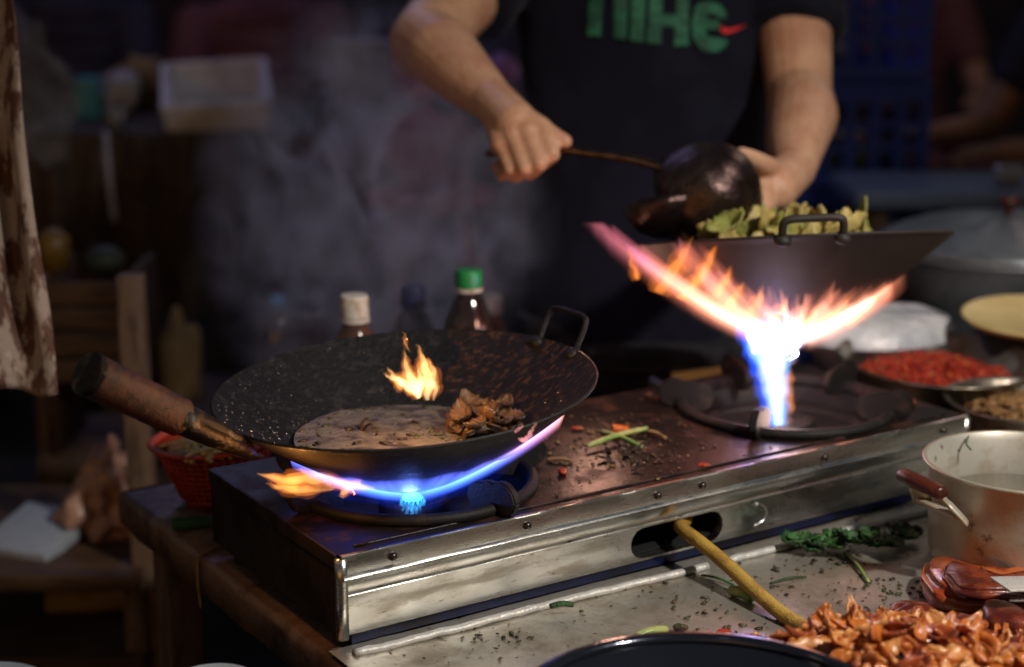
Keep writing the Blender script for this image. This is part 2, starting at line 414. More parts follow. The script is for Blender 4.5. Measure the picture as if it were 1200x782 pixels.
# string over the left edge
bm = bmesh.new()
tube(bm, spline([S(.045, .29, ZT+.003), S(.01, .283, ZT+.003), S(-.013, .275, ZT+.0), S(-.018, .27, ZT-.02), S(-.017, .268, ZT-.05)], 8), .0016, 6)
tag(obj('string', bm, sack), 'thin pale string tied over the left edge of the table', 'string')

# ------------------------------------------------------------------ the double stove
stove = empty('gas_stove', S(0, 0, ZT), 'wide double burner gas stove with greasy top and dull steel front', 'gas stove', rot=(0, 0, TH))
def plate_with_hole(bm, x0, x1, y0, y1, cx, cy, hole, f, n=96, mi=0):
    """flat frame between a rectangle and a closed hole outline hole(angle); f maps (x, y) to the world"""
    angs = sorted(set([2*PI*i/n for i in range(n)]+[math.atan2(y-cy, x-cx) % (2*PI) for x in (x0, x1) for y in (y0, y1)]))
    inn, out = [], []
    for a in angs:
        dx, dy = math.cos(a), math.sin(a)
        t_ = min([((x1-cx) if dx > 0 else (x0-cx))/dx if abs(dx) > 1e-9 else 9, ((y1-cy) if dy > 0 else (y0-cy))/dy if abs(dy) > 1e-9 else 9])
        r = hole(a); inn.append(bm.verts.new(f(cx+dx*r, cy+dy*r))); out.append(bm.verts.new(f(cx+dx*t_, cy+dy*t_)))
    k = len(angs)
    for i in range(k):
        j = (i+1) % k; bm.faces.new((inn[i], out[i], out[j], inn[j])).material_index = mi
    return inn
# top plate with two wells
bm = bmesh.new()
for cx, x0, x1 in ((B1, 0, SW/2), (B2, SW/2, SW)):
    inn = plate_with_hole(bm, x0, x1, 0, SD, cx, BY, lambda a: .108, lambda x, y: S(x, y, 0))
    ring0 = inn
    for r, z in ((.104, -.004), (.100, -.024), (.055, -.030), (.028, -.030)):
        ring1 = []
        for v in inn:
            a = math.atan2((v.co-S(cx, BY)).y, (v.co-S(cx, BY)).x)
            c0 = S(cx, BY, 0); ring1.append(bm.verts.new(Vector((c0.x+r*math.cos(a), c0.y+r*math.sin(a), z))))
        for i in range(len(ring0)):
            j = (i+1) % len(ring0); bm.faces.new((ring0[i], ring0[j], ring1[j], ring1[i])).material_index = 1
        ring0 = ring1
bmesh.ops.remove_doubles(bm, verts=bm.verts, dist=1e-5)
obj('top_plate', bm, [enamel, iron], stove, auto=40)
# pressed groove line near the front of the top
bm = bmesh.new()
for a0, a1, b0 in ((.02, SW-.02, .014),):
    tube(bm, [S(a0+(a1-a0)*k/40, b0, .0006) for k in range(41)], .0014, 6)
obj('top_bead', bm, enamel, stove)
# front: rail, ridge, sloped band, panel with the slot
bm = bmesh.new()
prof = [(0.0, .0012), (-.0022, .0008), (-.003, -.001), (-.003, -.0155), (-.0055, -.0168), (-.0068, -.0185), (-.0055, -.0205), (-.001, -.0225), (.0035, -.030), (.0045, -.0365), (.0035, -.0380)]
na = 120; rows = []
for i in range(na+1):
    a = SW*i/na
    rows.append([bm.verts.new(S(a, b+.0004*noise.noise(Vector((a*18, k*.4, 0))), z+.0004*noise.noise(Vector((a*25, k, 5))))) for k, (b, z) in enumerate(prof)])
for A, B in zip(rows, rows[1:]):
    for k in range(len(prof)-1): bm.faces.new((A[k], B[k], B[k+1], A[k+1]))
obj('front_rail', bm, steel, stove, auto=50)
SLA, SLZ, SLh, SLr = .3570, -.0556, .055, .0152
SX0, SX1 = .290, .430
def stadium(a):
    dx, dy = abs(math.cos(a)), abs(math.sin(a))
    # distance from centre to a stadium outline
    if dy > 1e-6 and SLr/dy*dx <= SLh-SLr: return SLr/dy
    c = SLh-SLr
    return dx*c+math.sqrt(max(0, SLr*SLr-(dy*c)**2))
bm = bmesh.new()
fr = lambda x, z: S(x, .0042, z)
inn = plate_with_hole(bm, SX0, SX1, -SH, -.0378, SLA, SLZ, stadium, fr, 120)
back = [bm.verts.new(v.co+(S(0, .010)-S(0, 0))) for v in inn]
for i in range(len(inn)):
    j = (i+1) % len(inn); bm.faces.new((inn[i], inn[j], back[j], back[i]))
def fgrid(x0, x1, n):
    rows = []
    for i in range(n+1):
        x = x0+(x1-x0)*i/n
        rows.append([bm.verts.new(S(x, .0042+.0007*noise.noise(Vector((x*13, k*.5, 2)))*(0 if k in (0, 6) or i in (0, n) else 1), -.0378+(-SH+.0378)*k/6)) for k in range(7)])
    for A, B in zip(rows, rows[1:]):
        for k in range(6): bm.faces.new((A[k], A[k+1], B[k+1], B[k]))
fgrid(.006, SX0, 60); fgrid(SX1, SW-.004, 60)
bmesh.ops.remove_doubles(bm, verts=bm.verts, dist=2e-5); bmesh.ops.recalc_face_normals(bm, faces=bm.faces)
obj('front_panel', bm, steel, stove, auto=40)
# pressed half-round mark right of the slot, and lower bead
bm = bmesh.new()
tube(bm, [S(.452+.016*math.cos(x), .0040, -.055+.011*math.sin(x)) for x in [PI*(-.5+k/14) for k in range(15)]], .0013, 6)
obj('pressed_mark', bm, steel, stove)
bm = bmesh.new()
tube(bm, [S(.001, .001, z) for z in (-.002, -.02, -.04, -SH)], .0055, 14)
obj('corner_post', bm, steel, stove)
bm = bmesh.new()
tube(bm, [S(SW-.001, .001, z) for z in (-.002, -.02, -.04, -SH)], .0055, 14)
obj('corner_post', bm, steel, stove)
# side and back walls
bm = bmesh.new()
m_ = Matrix.Translation((SO.x, SO.y, 0)) @ Matrix.Rotation(TH, 4, 'Z')
box(bm, (-.0025, .006, -.013), (.001, SD, .0), m_, bev=.0008)
box(bm, (.0, .006, -SH), (.003, SD, -.0135), m_, bev=.0008)
box(bm, (.0, SD-.002, -SH), (SW, SD+.001, -.0005), m_)
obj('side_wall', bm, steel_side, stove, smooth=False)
bm = bmesh.new()
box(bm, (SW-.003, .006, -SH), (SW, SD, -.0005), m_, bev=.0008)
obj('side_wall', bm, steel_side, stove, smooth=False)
bm = bmesh.new(); box(bm, (.012, .0065, ZT+.0055), (SW-.012, SD-.02, -SH+.001), m_)
obj('gap_fill_box', bm, gapblue, stove, smooth=False)  # added dark box filling the gap; shade and blue reflection put into its colour
bm = bmesh.new(); box(bm, (.014, .016, -SH+.002), (SW-.014, SD-.01, -SH+.004), m_)
obj('inner_floor', bm, blk, stove, smooth=False)  # blackened so the slot looks dark; the shade is in the colour
for a, b in ((.03, .02), (SW-.03, .02), (.02, SD-.03), (SW-.03, SD-.03)):
    bm = bmesh.new(); lathe(bm, [(0, -SH), (.013, -SH), (.011, ZT), (0, ZT)], 16, Matrix.Translation(S(a, b, 0)))
    obj('foot', bm, iron, stove, auto=40)
for px in (458, 615, 768, 820, 963, 1102):
    # rivets along the rail
    lo_, hi_ = 0, SW
    for _ in range(30):
        mid = (lo_+hi_)/2; P = S(mid, 0, -.008); d = P.y*cc-(P.z-CH)*ss
        if 600+F*P.x/d < px: lo_ = mid
        else: hi_ = mid
    bm = bmesh.new(); ball(bm, S(lo_, -.0035, -.0085), .0042, 2)
    obj('rivet', bm, rivet, stove)
# burners
def burner(cx, angs):
    c = S(cx, BY, 0); T = Matrix.Translation(c)
    bm = bmesh.new()
    lathe(bm, [(.116, .0005), (.1165, .006), (.1135, .0095), (.109, .0098), (.106, .007), (.104, -.004), (.107, -.006), (.1145, .0)], 96, T, closed=True)
    ring = obj('burner_ring', bm, iron, stove)
    bm = bmesh.new()
    lathe(bm, [(0, -.012), (.012, -.012), (.014, -.010), (.030, -.012), (.033, -.016), (.033, -.030)], 40, T)
    for k in range(20):
        a = 2*PI*k/20; ball(bm, c+Vector((.024*math.cos(a), .024*math.sin(a), -.0105)), .0016, 1)
    obj('burner_head', bm, iron, stove, auto=40)
    bm = bmesh.new(); lathe(bm, [(.082, -.026), (.086, -.018), (.090, -.026)], 64, T); obj('drip_ring', bm, iron, stove)
    for k in range(5):
        a = math.radians(angs[k])
        bm = bmesh.new()
        poly = [(.100, -.006), (.122, -.001), (.132, .004), (.137, .014), (.133, .024), (.125, .030), (.116, .031), (.108, .0275), (.101, .0285), (.093, .0255), (.086, .0245), (.078, .019), (.075, .010), (.081, -.002)]
        Mt = T @ Matrix.Rotation(a, 4, 'Z') @ Matrix.Rotation(PI/2, 4, 'X') @ Matrix.Translation((0, 0, -.004))
        prism(bm, poly, .008, Mt); bmesh.ops.recalc_face_normals(bm, faces=bm.faces)
        bmesh.ops.bevel(bm, geom=bm.edges[:], offset=.0014, segments=2, affect='EDGES')
        obj('pan_support', bm, iron, ring, auto=35)
burner(B1, (-45, -140, 25, 95, 165)); burner(B2, (-113, -20, 46, 112, 176))
# gas hose from the slot
hp = [S(.40, .08, -.055), S(.387, .03, -.052), U(797, 617, -.048), U(822, 637, -.052), U(852, 662, -.060), U(893, 700, -.071), U(928, 727, -.078), U(975, 750, -.080), U(1050, 780, -.08), U(1130, 800, -.08), U(1300, 800, -.08)]
bm = bmesh.new(); tube(bm, spline(hp, 12), .0066, 18)
tag(obj('gas_hose', bm, hose), 'mustard yellow gas hose running out of the slot in the steel stove front', 'hose')

# ------------------------------------------------------------------ woks

def wok_prof_h(r): return WD*(r/WR)**(1/WP)
def wok(name_label, M4, outm, innm, rustm=None, seed=0, ear=PI/2, handle=None, earm=None, er=.0042, eh=.9):
    root = empty('wok', M4.translation, name_label, 'wok', rot=M4.to_euler())
    bm = bmesh.new()
    K = 26
    lathe(bm, [(WR*k/K, wok_prof_h(WR*k/K)-.0022) for k in range(K+1)]+[(WR+.0022, WD-.0012), (WR+.0028, WD+.0006), (WR+.001, WD+.0016)], 128, M4)
    obj('outer_shell', bm, outm, root)
    bm = bmesh.new(); ns = 128
    lathe(bm, [(WR+.001, WD+.0016)]+[(WR*k/K-.0006, wok_prof_h(WR*k/K)+.0002) for k in range(K, 0, -1)]+[(0, .0002)], ns, M4,
          fn=lambda r, z, a, k: (r+.0004*noise.noise(Vector((math.cos(a)*5, math.sin(a)*5, k*.3+seed))), z))
    inner = obj('inner_bowl', bm, [innm]+([rustm] if rustm else []), root)
    if rustm:
        for p in inner.data.polygons:
            q = p.center
            if q.x > .035+.03*noise.noise(q*30) and q.y > -.14: p.material_index = 1
    if ear is not None:
        bm = bmesh.new(); w = .17
        c0, c1 = [M4 @ Vector((WR*math.cos(ear+s), WR*math.sin(ear+s), WD-.004)) for s in (-w, w)]
        up = (M4.to_3x3() @ Vector((math.cos(ear)*.020, math.sin(ear)*.020, .034)))*eh
        P = [c0-up*.25, c0+up*.1, c0+up*.8, c0*.9+c1*.1+up*1.05, c0*.5+c1*.5+up*1.08, c0*.1+c1*.9+up*1.05, c1+up*.8, c1+up*.1, c1-up*.25]
        tube(bm, spline(P, 6), er, 10)
        lh_ = obj('loop_handle', bm, earm or outm, root)
        for c_ in (c0, c1):
            bm = bmesh.new(); ball(bm, c_+up*.0, (.009, .009, .007), 2, jit=.2, seed=3); obj('ear_weld', bm, outm, lh_)
    return root
w1c = S(B1, BY, -.003)
rot1 = Matrix.Rotation(math.radians(-3.6), 4, 'Y') @ Matrix.Rotation(math.radians(2.2), 4, 'X')
MW1 = Matrix.Translation(w1c) @ rot1
wok1 = wok('black iron wok with a wooden handle standing on the left burner', MW1, wok_out, wok_in, rust, 1, ear=math.radians(35), earm=wok_in, er=.0028)
# wooden handle, running outwards from the rim
ha = math.atan2(-.11, -.125)
hdir = Vector((math.cos(ha), math.sin(ha), 0))
p0 = MW1 @ Vector((WR*math.cos(ha), WR*math.sin(ha), WD-.012)); pe = D(104, 438, 1.29)
ax = (pe-p0)
bm = bmesh.new()
tube(bm, [p0-ax*.05-Vector((0, 0, .003)), p0+ax*.0, p0+ax*.10, p0+ax*.22, p0+ax*.40, p0+ax*.47], [.006, .010, .0125, .0150, .0170, .0172], 20, sq=.8)
hs = obj('handle_socket', bm, charred, wok1)
for vv in hs.data.vertices: pass
bm = bmesh.new()
P, rr = [], []
for k in range(31):
    s = .44+.56*k/30; P.append(p0+ax*s)
    r_ = .0163+.0014*(k/30)
    if k in (12, 21): r_ -= .0009
    if k == 30: r_ *= .90
    rr.append(r_)
tube(bm, P, rr, 28); hd_ = obj('handle', bm, wood, wok1, auto=50)
bm = bmesh.new(); tube(bm, [pe+ax*-.02, pe+ax*.012, pe+ax*.016], [.0180, .0180, .0160], 28); obj('handle_cap', bm, charred, hd_, auto=50)
# oil drops glistening on the inside wall
bm = bmesh.new()
for k in range(430):
    a = math.radians(R.uniform(95, 225)) if k % 5 else math.radians(R.uniform(0, 360))
    r = WR*(.58+.40*R.random()); 
    p = MW1 @ Vector((r*math.cos(a), r*math.sin(a), wok_prof_h(r)+.0006))
    ball(bm, p, R.choice((.0004, .0005, .0006, .0009)), 1)
tag(obj('oil_drops', bm, oil, wok1), kind='stuff')
# broth
bm = bmesh.new(); zs = .047; z_in = zs+.003
rs = WR*(z_in/WD)**WP
rings = []
for k in range(26):
    r = rs*1.02*k/25
    rings.append([bm.verts.new(w1c+Vector((r*math.cos(a), r*math.sin(a)*1.0, z_in+.0009*noise.noise(Vector((r*math.cos(a)*60, r*math.sin(a)*60, 0)))+.0005*noise.noise(Vector((r*math.cos(a)*160, r*math.sin(a)*160, 7)))))) for a in [2*PI*i/96 for i in range(96)]] if k else [bm.verts.new(w1c+Vector((0, 0, z_in)))])
for A, B in zip(rings, rings[1:]):
    for i in range(96):
        j = (i+1) % 96
        if len(A) == 1: bm.faces.new((A[0], B[i], B[j]))
        else: bm.faces.new((A[i], B[i], B[j], A[j]))
tag(rebase(obj('broth', bm, soup), w1c), 'murky brown broth simmering in the left wok', 'broth')
bm = bmesh.new()
for k in range(150):
    a = R.uniform(0, 2*PI); q = rs*(R.uniform(.80, 1.0) if k % 2 else R.uniform(0, .95)); s_ = R.choice((.0008, .0012, .0018, .0028))
    ball(bm, w1c+Vector((q*math.cos(a), q*math.sin(a), z_in+.0006)), (s_*R.uniform(1, 2.6), s_, s_*.5), 1, Matrix.Rotation(R.uniform(0, 6), 3, 'Z'), jit=.5, fr=2, seed=k)
tag(obj('broth_scraps', bm, crumb2), 'dark herb scraps floating on the murky broth in the left wok', 'scraps', kind='stuff')
# braised meat and herb bits in the left wok
mp = [((548, 480), .013, 'pale knob of braised meat at the back of the left wok'), ((566, 489), .015, 'big glossy brown chunk of meat in the middle of the left wok pile'),
      ((585, 482), .012, 'curled brown meat piece at the right of the left wok pile'), ((596, 494), .011, 'small amber meat scrap by the right wall of the left wok'),
      ((537, 494), .012, 'dark meat piece half sunk in the broth left of the pile'), ((576, 500), .013, 'flat brown meat slice at the front of the left wok pile'), ((556, 503), .010, 'small brown meat lump at the front left of the pile in the wok')]
for k, ((x, y), s, lb) in enumerate(mp):
    bm = bmesh.new(); P = U(x, y, .056)
    mt = Euler((R.uniform(-.5, .5), R.uniform(-.5, .5), R.uniform(0, 3))).to_matrix()
    ball(bm, P, (s*1.25, s*.9, s*.45), 4, mt, jit=.6, fr=1.5, seed=k*3)
    leafmesh(bm, P+Vector((.003, -.003, s*.25)), s*2.6, s*1.7, mt, R.uniform(.5, 1.4), .003, k+2, 14)
    tag(rebase(obj('meat_piece', bm, meat), P), lb, 'meat', 'meat pieces in the left wok')
for k, (a, b) in enumerate((((421, 504), (431, 490)), ((425, 506), (437, 497)))):
    bm = bmesh.new(); P0, P1 = U(*a, .046), U(*b, .056); tube(bm, spline([P0, (P0+P1)/2+Vector((0, 0, .003)), P1], 5), .0013, 6)
    tag(obj('herb_sprig', bm, crumb2), ('left' if k == 0 else 'right')+' one of two dark herb stems crossed in the broth', 'herb', 'herb stems in the broth')

# right wok, lifted and tipped towards the cook
w2rim = D(922, 289, 1.80)
rot2 = Matrix.Rotation(math.radians(-12.6), 4, 'X') @ Matrix.Rotation(math.radians(-2.4), 4, 'Y')
MW2 = Matrix.Translation(w2rim) @ rot2 @ Matrix.Translation((0, 0, -WD+.006))
wok2 = wok('dark wok lifted and tipped above the roaring flame of the right burner', MW2, wok_out2, wok_in, None, 2, ear=math.radians(-91), eh=.55)
# tossed greens in the right wok
cab = M('pale_cabbage', (.46, .36, .12), .5, sss=.3, c2=(.34, .28, .08), ns=30, bs=60, bd=.002)
cab2 = M('green_leaf', (.26, .28, .07), .45, sss=.3, c2=(.36, .33, .10), ns=40, bs=60, bd=.002)
lb2 = 'pale cabbage piece tossed in the heap above the right wok'
for k in range(110):
    x = R.uniform(812, 1004); y = R.uniform(256, 300)
    y = max(y, 263+abs(x-890)*.08)
    P = D(x, y, 1.80+R.uniform(-.05, .06)); bm = bmesh.new()
    leafmesh(bm, P, R.uniform(.030, .055), R.uniform(.022, .036), Euler((R.uniform(-1.5, 1.5), R.uniform(-1.5, 1.5), R.uniform(0, 6))).to_matrix(), R.uniform(.2, 1), .0018, k)
    tag(rebase(obj('cabbage_piece', bm, cab if k % 4 else cab2), P), lb2, 'cabbage', 'cabbage pieces tossed in the right wok')
bm = bmesh.new(); P = D(1011, 262, 1.80); leafmesh(bm, P, .060, .016, Euler((.2, -PI/2+.1, .3)).to_matrix(), .1, .0015, 5)
tag(rebase(obj('upright_leaf', bm, cab2), P), 'pointed pale green leaf standing upright at the right of the tossed heap', 'leaf')
bm = bmesh.new(); P = D(1020, 280, 1.78); ball(bm, P, (.010, .008, .007), 2, jit=.5, fr=2)
tag(rebase(obj('carrot_piece', bm, carrot), P), 'orange carrot piece beside the upright leaf in the right wok', 'carrot')

# ------------------------------------------------------------------ flames
def shell_flame(name, M4, r0, rend, thick, m, parent, n=160, K=18, off=.0008):
    """closed sleeve of burning gas that hugs the underside of a wok"""
    bm = bmesh.new(); rings = []
    for side in (0, 1):
        ks = range(K+1) if side == 0 else range(K, -1, -1)
        for k in ks:
            t_ = k/K; ring = []
            for i in range(n):
                a = 2*PI*i/n; r = r0+(rend(a)-r0)*t_
                th = thick*(math.sin(PI*min(1, .12+.88*(1-t_)))**.6 if t_ > .5 else 1)*(.7+.6*(noise.noise(Vector((math.cos(a)*3, math.sin(a)*3, t_*2+4)))+.5))
                if t_ > .999: th = .0002
                z = wok_prof_h(min(r, WR*1.2))-.0024-off-(th if side else 0)
                rr = r+(th*.6*t_ if side else 0)
                ring.append(bm.verts.new(M4 @ Vector((rr*math.cos(a), rr*math.sin(a), z))))
            rings.append(ring)
    for A, B in zip(rings, rings[1:]+rings[:1]):
        for i in range(n):
            j = (i+1) % n; bm.faces.new((A[i], A[j], B[j], B[i]))
    bmesh.ops.recalc_face_normals(bm, faces=bm.faces)
    return obj(name, bm, m, parent)
def tongue(bm, P, rad, seed=0, n=14, sq=.7, jit=1):
    P = spline(P, 6); k = len(P)
    rr = []
    for i in range(k):
        t_ = i/(k-1)*(len(rad)-1); a = int(min(t_, len(rad)-2)); f = t_-a
        rr.append(max(.0003, (rad[a]*(1-f)+rad[a+1]*f)*(1+.35*jit*noise.noise(Vector((i*.4, seed, 0))))))
    P = [p+Vector((noise.noise(Vector((i*.35, seed, 1))), 0, noise.noise(Vector((i*.35, seed, 2)))))*.0025*jit for i, p in enumerate(P)]
    tube(bm, P, rr, n, sq=sq)
def ang_d(a, b): return abs((a-b+PI) % (2*PI)-PI)
f_right = flame_mat('gas_flame_right', [(0, (1, .86, .90)), (.12, (.60, .42, .42)), (.24, (.40, .19, .15)), (.50, (.34, .12, .075)), (.72, (.22, .065, .07)), (.88, (.10, .03, .08)), (1, (.05, .02, .09))], 430, 330, .19, fr=(9, 6), lo=.30, hi=.64, base=.06, shell=.018, power=2.2)
f_veil = flame_mat('gas_flame_veil', [(0, (1, .5, .4)), (.4, (1, .34, .22)), (.8, (1, .26, .12)), (1, (.9, .22, .3))], 130, 40, .19, fr=(16, 4), lo=.38, hi=.64, base=.0, shell=.026, power=1.6)
flR = empty('gas_flame', MW2.translation, 'roaring pink and orange flame spreading under the lifted right wok', 'flame', rot=rot2.to_euler())
def endR(a):
    base = .082+.008*math.cos(a)**2
    base = max(base, .178*math.exp(-(ang_d(a, math.radians(192))/.40)**2), .092*math.exp(-(ang_d(a, math.radians(-16))/.42)**2), .140*math.exp(-(ang_d(a, math.radians(226))/.42)**2))
    base *= 1+.14*noise.noise(Vector((math.cos(a)*5, math.sin(a)*5, 1)))+.16*noise.noise(Vector((math.cos(a)*17, math.sin(a)*17, 5)))
    return max(base, .05)
shell_flame('flame_sheet', MW2, .004, endR, .0150, f_right, flR)
shell_flame('flame_veil', MW2, .02, lambda a: endR(a)*1.24+.022*noise.noise(Vector((math.cos(a)*24, math.sin(a)*24, 2))), .021, f_veil, flR)
bc = S(B2, BY, -.014)
top = MW2 @ Vector((0, 0, -.004))
bd_ = 1.735
P = [D(913, 499, bd_), D(911, 480, bd_), D(908, 455, bd_), D(905, 430, bd_), D(906, 408, bd_+.01), D(908, 392, bd_+.02)]
CR = [.0085, .0122, .0150, .0182, .0250, .0330]
c1_ = flame_mat('column_core', [(0, (.55, .72, 1)), (.3, (.95, .90, 1)), (1, (1, .84, .88))], 90, 120, .10, fr=(70, 6), lo=.3, hi=.7, base=.35, axis='z')
c2_ = flame_mat('column_body', [(0, (.30, .50, 1)), (.4, (.80, .66, .95)), (1, (1, .62, .66))], 42, 46, .10, fr=(50, 8), lo=.3, hi=.7, base=.3, axis='z')
c3_ = flame_mat('column_blue', [(0, (.02, .10, 1)), (.6, (.12, .18, 1)), (1, (.6, .25, .6))], 50, 30, .10, fr=(40, 9), lo=.34, hi=.68, base=.2, axis='z')
c4_ = flame_mat('column_fringe', [(0, (1, .30, .08)), (1, (1, .34, .18))], 46, 40, .10, fr=(34, 24), lo=.47, hi=.66, base=.0, axis='z')
for nm, f, dx, m, jt, sd in (('flame_core', .50, 0, c1_, .8, 3), ('flame_body', .82, 0, c2_, .8, 5), ('flame_body', 1.02, .0008, c2_, .8, 15), ('blue_mantle', 1.12, -.0045, c3_, .8, 8), ('blue_mantle', .9, -.0070, c3_, .8, 12), ('orange_fringe', 1.05, .0040, c4_, 1, 18)):
    bm = bmesh.new(); tongue(bm, [p+Vector((dx, 0, 0)) for p in P], [r*f for r in CR], sd, 28, 1, jt); obj(nm, bm, m, flR)
def fire(parent, groups, d, cores, seed=0, sq=.85):
    """each lick of fire is three nested sleeves of gas: faint mantle, body and bright core"""
    mo, mm, mc_ = cores
    for k, g in enumerate(groups):
        pts, rd = g[0], g[1]; dd = g[2] if len(g) > 2 else d
        Q = [D(x, y, dd) for x, y in pts]
        for nm, f, m in (('flame_mantle', 1.55, mo), ('flame_tongue', 1.05, mm), ('flame_core', .6, mc_)):
            bm = bmesh.new(); tongue(bm, Q, [r*f for r in rd], seed+k*7+f, 18, sq); obj(nm, bm, m, parent)
o1 = flame_mat('fire_mantle', [(0, (1, .26, .04)), (1, (1, .20, .03))], 22, 18, .1, fr=(45, 22), lo=.36, hi=.62, base=.15, axis='z')
o2 = flame_mat('fire_body', [(0, (1, .36, .05)), (1, (1, .27, .04))], 95, 80, .1, fr=(45, 22), lo=.34, hi=.62, base=.35, axis='z')
o3 = flame_mat('fire_core', [(0, (1, .50, .12)), (1, (1, .46, .12))], 150, 110, .1, fr=(45, 22), lo=.34, hi=.62, base=.5, axis='z')
fire(flR, [([(772, 344), (786, 322), (800, 300), (812, 276)], [.012, .013, .009, .0006], 1.66), ([(748, 326), (740, 306), (738, 288)], [.007, .005, .0005], 1.72), ([(876, 372), (888, 352), (894, 332)], [.010, .008, .0005], 1.655), ([(906, 378), (916, 360), (924, 346)], [.010, .006, .0005], 1.655), ([(836, 350), (850, 330), (858, 310)], [.010, .008, .0005], 1.655), ([(800, 352), (816, 330), (832, 304), (842, 284)], [.010, .011, .007, .0006], 1.66),
           ([(990, 380), (1010, 366), (1034, 342)], [.009, .008, .0006], 1.68), ([(958, 384), (980, 366), (1004, 342)], [.010, .008, .0006], 1.66),
           ([(934, 386), (950, 372), (962, 356)], [.010, .008, .0006], 1.66), ([(850, 362), (864, 344), (872, 330)], [.012, .009, .0006], 1.66)], 1.7, (o1, o1, o2), 3, .6)

f_left = flame_mat('gas_flame_left', [(0, (.03, .10, 1)), (.5, (.05, .14, 1)), (.70, (.12, .16, 1)), (.86, (.7, .26, .55)), (1, (1, .34, .12))], 210, 120, .160, fr=(8, 9), lo=.28, hi=.64, base=.25, shell=.011, power=2)
f_halo = flame_mat('gas_halo_left', [(0, (.01, .05, 1)), (1, (.02, .06, 1))], 3.4, 2, .15, fr=(7, 20), lo=.42, hi=.66, base=.0)
flL = empty('gas_flame', MW1.translation, 'blue ring flame with orange ends licking the underside of the left wok', 'flame', rot=rot1.to_euler())
def endL(a):
    base = .112+.044*math.exp(-(ang_d(a, math.radians(-24))/.34)**2)
    return base*(1+.08*noise.noise(Vector((math.cos(a)*7, math.sin(a)*7, 3))))
shell_flame('flame_sheet', MW1, .012, endL, .0095, f_left, flL, off=.0005)
shell_flame('flame_halo', MW1, .020, lambda a: .10, .014, f_halo, flL, off=.0005)
f_pil = flame_mat('pilot_cluster', [(0, (.05, .42, 1)), (1, (.16, .55, 1))], 330, 260, .02, fr=(160, 60), base=.3, axis='z')
bm = bmesh.new(); c0 = S(B1, BY, -.020)-Vector((0, .022, 0))
for k in range(16):
    a = 2*PI*k/16; o_ = Vector((.0110*math.cos(a), .0110*math.sin(a), 0)); tongue(bm, [c0+o_, c0+o_+Vector((0, 0, .006)), c0+o_*.95+Vector((0, 0, .014))], [.0020, .0025, .0012], k, 8)
ball(bm, c0+Vector((0, 0, .009)), (.0115, .0115, .011), 3, jit=.1, fr=4)
rb = obj('pilot_flame', bm, f_pil, flL)
fire(flL, [([(440, 573), (410, 569), (372, 562), (338, 563), (302, 556)], [.0012, .0050, .0075, .0070, .0006]), ([(392, 572), (360, 575), (334, 573), (312, 566)], [.001, .0050, .0045, .0005]),
           ([(388, 568), (366, 556), (346, 551)], [.002, .0045, .0005]), ([(400, 578), (410, 571), (424, 563)], [.0040, .0060, .0010], 1.39)], 1.40, (o1, o2, o3), 20)
# flame inside the left wok
f_in1 = flame_mat('oil_fire_mantle', [(0, (1, .28, .05)), (1, (1, .20, .03))], 24, 30, .075, fr=(60, 22), lo=.34, hi=.6, base=.15, axis='z')
f_in2 = flame_mat('oil_fire_body', [(0, (1, .46, .12)), (.6, (1, .34, .06)), (1, (1, .24, .03))], 75, 70, .075, fr=(60, 22), lo=.34, hi=.6, base=.35, axis='z')
f_in3 = flame_mat('oil_fire_core', [(0, (1, .74, .42)), (.5, (1, .6, .22)), (1, (1, .4, .1))], 210, 120, .075, fr=(60, 22), lo=.32, hi=.6, base=.5, axis='z')
fc = D(486, 470, 1.50)
fi = empty('oil_flame', fc, 'small yellow and orange flame leaping inside the left wok', 'flame')
fire(fi, [([(500, 469), (502, 452), (498, 432), (493, 416), (488, 403)], [.003, .0080, .0070, .0030, .0004]), ([(508, 470), (510, 452), (507, 434), (501, 420)], [.001, .0048, .0038, .0004]),
      ([(492, 466), (484, 452), (478, 438), (475, 420), (473, 408)], [.004, .0090, .0065, .0028, .0004]), ([(486, 462), (472, 450), (462, 441), (454, 430)], [.003, .0065, .0042, .0004]),
      ([(480, 454), (466, 446), (456, 441), (449, 437)], [.002, .0042, .0024, .0004]), ([(481, 412), (476, 404), (475, 397), (472, 389)], [.0005, .0020, .0017, .0003]),
      ([(488, 466), (494, 450), (490, 432)], [.004, .0095, .0010])], 1.50, (f_in1, f_in2, f_in3), 40)
# small flame curling over the right rim
f_sm = flame_mat('small_flame', [(0, (1, .36, .36)), (1, (1, .34, .16))], 230, 180, .03, fr=(60, 30), base=.5, axis='z')
fr_ = empty('oil_flame', D(612, 512, 1.365), 'tiny pink flame curling over the front rim of the left wok', 'flame')
bm = bmesh.new(); tongue(bm, [D(x, y, 1.365) for x, y in ((607, 514), (614, 516), (622, 508), (628, 497))], [.0012, .0034, .0028, .0012], 2); obj('flame_tongue', bm, f_sm, fr_)
bm = bmesh.new(); tongue(bm, [D(x, y, 1.365) for x, y in ((603, 507), (608, 503), (612, 500))], [.0010, .0028, .0010], 5); obj('flame_tongue', bm, f_sm, fr_)

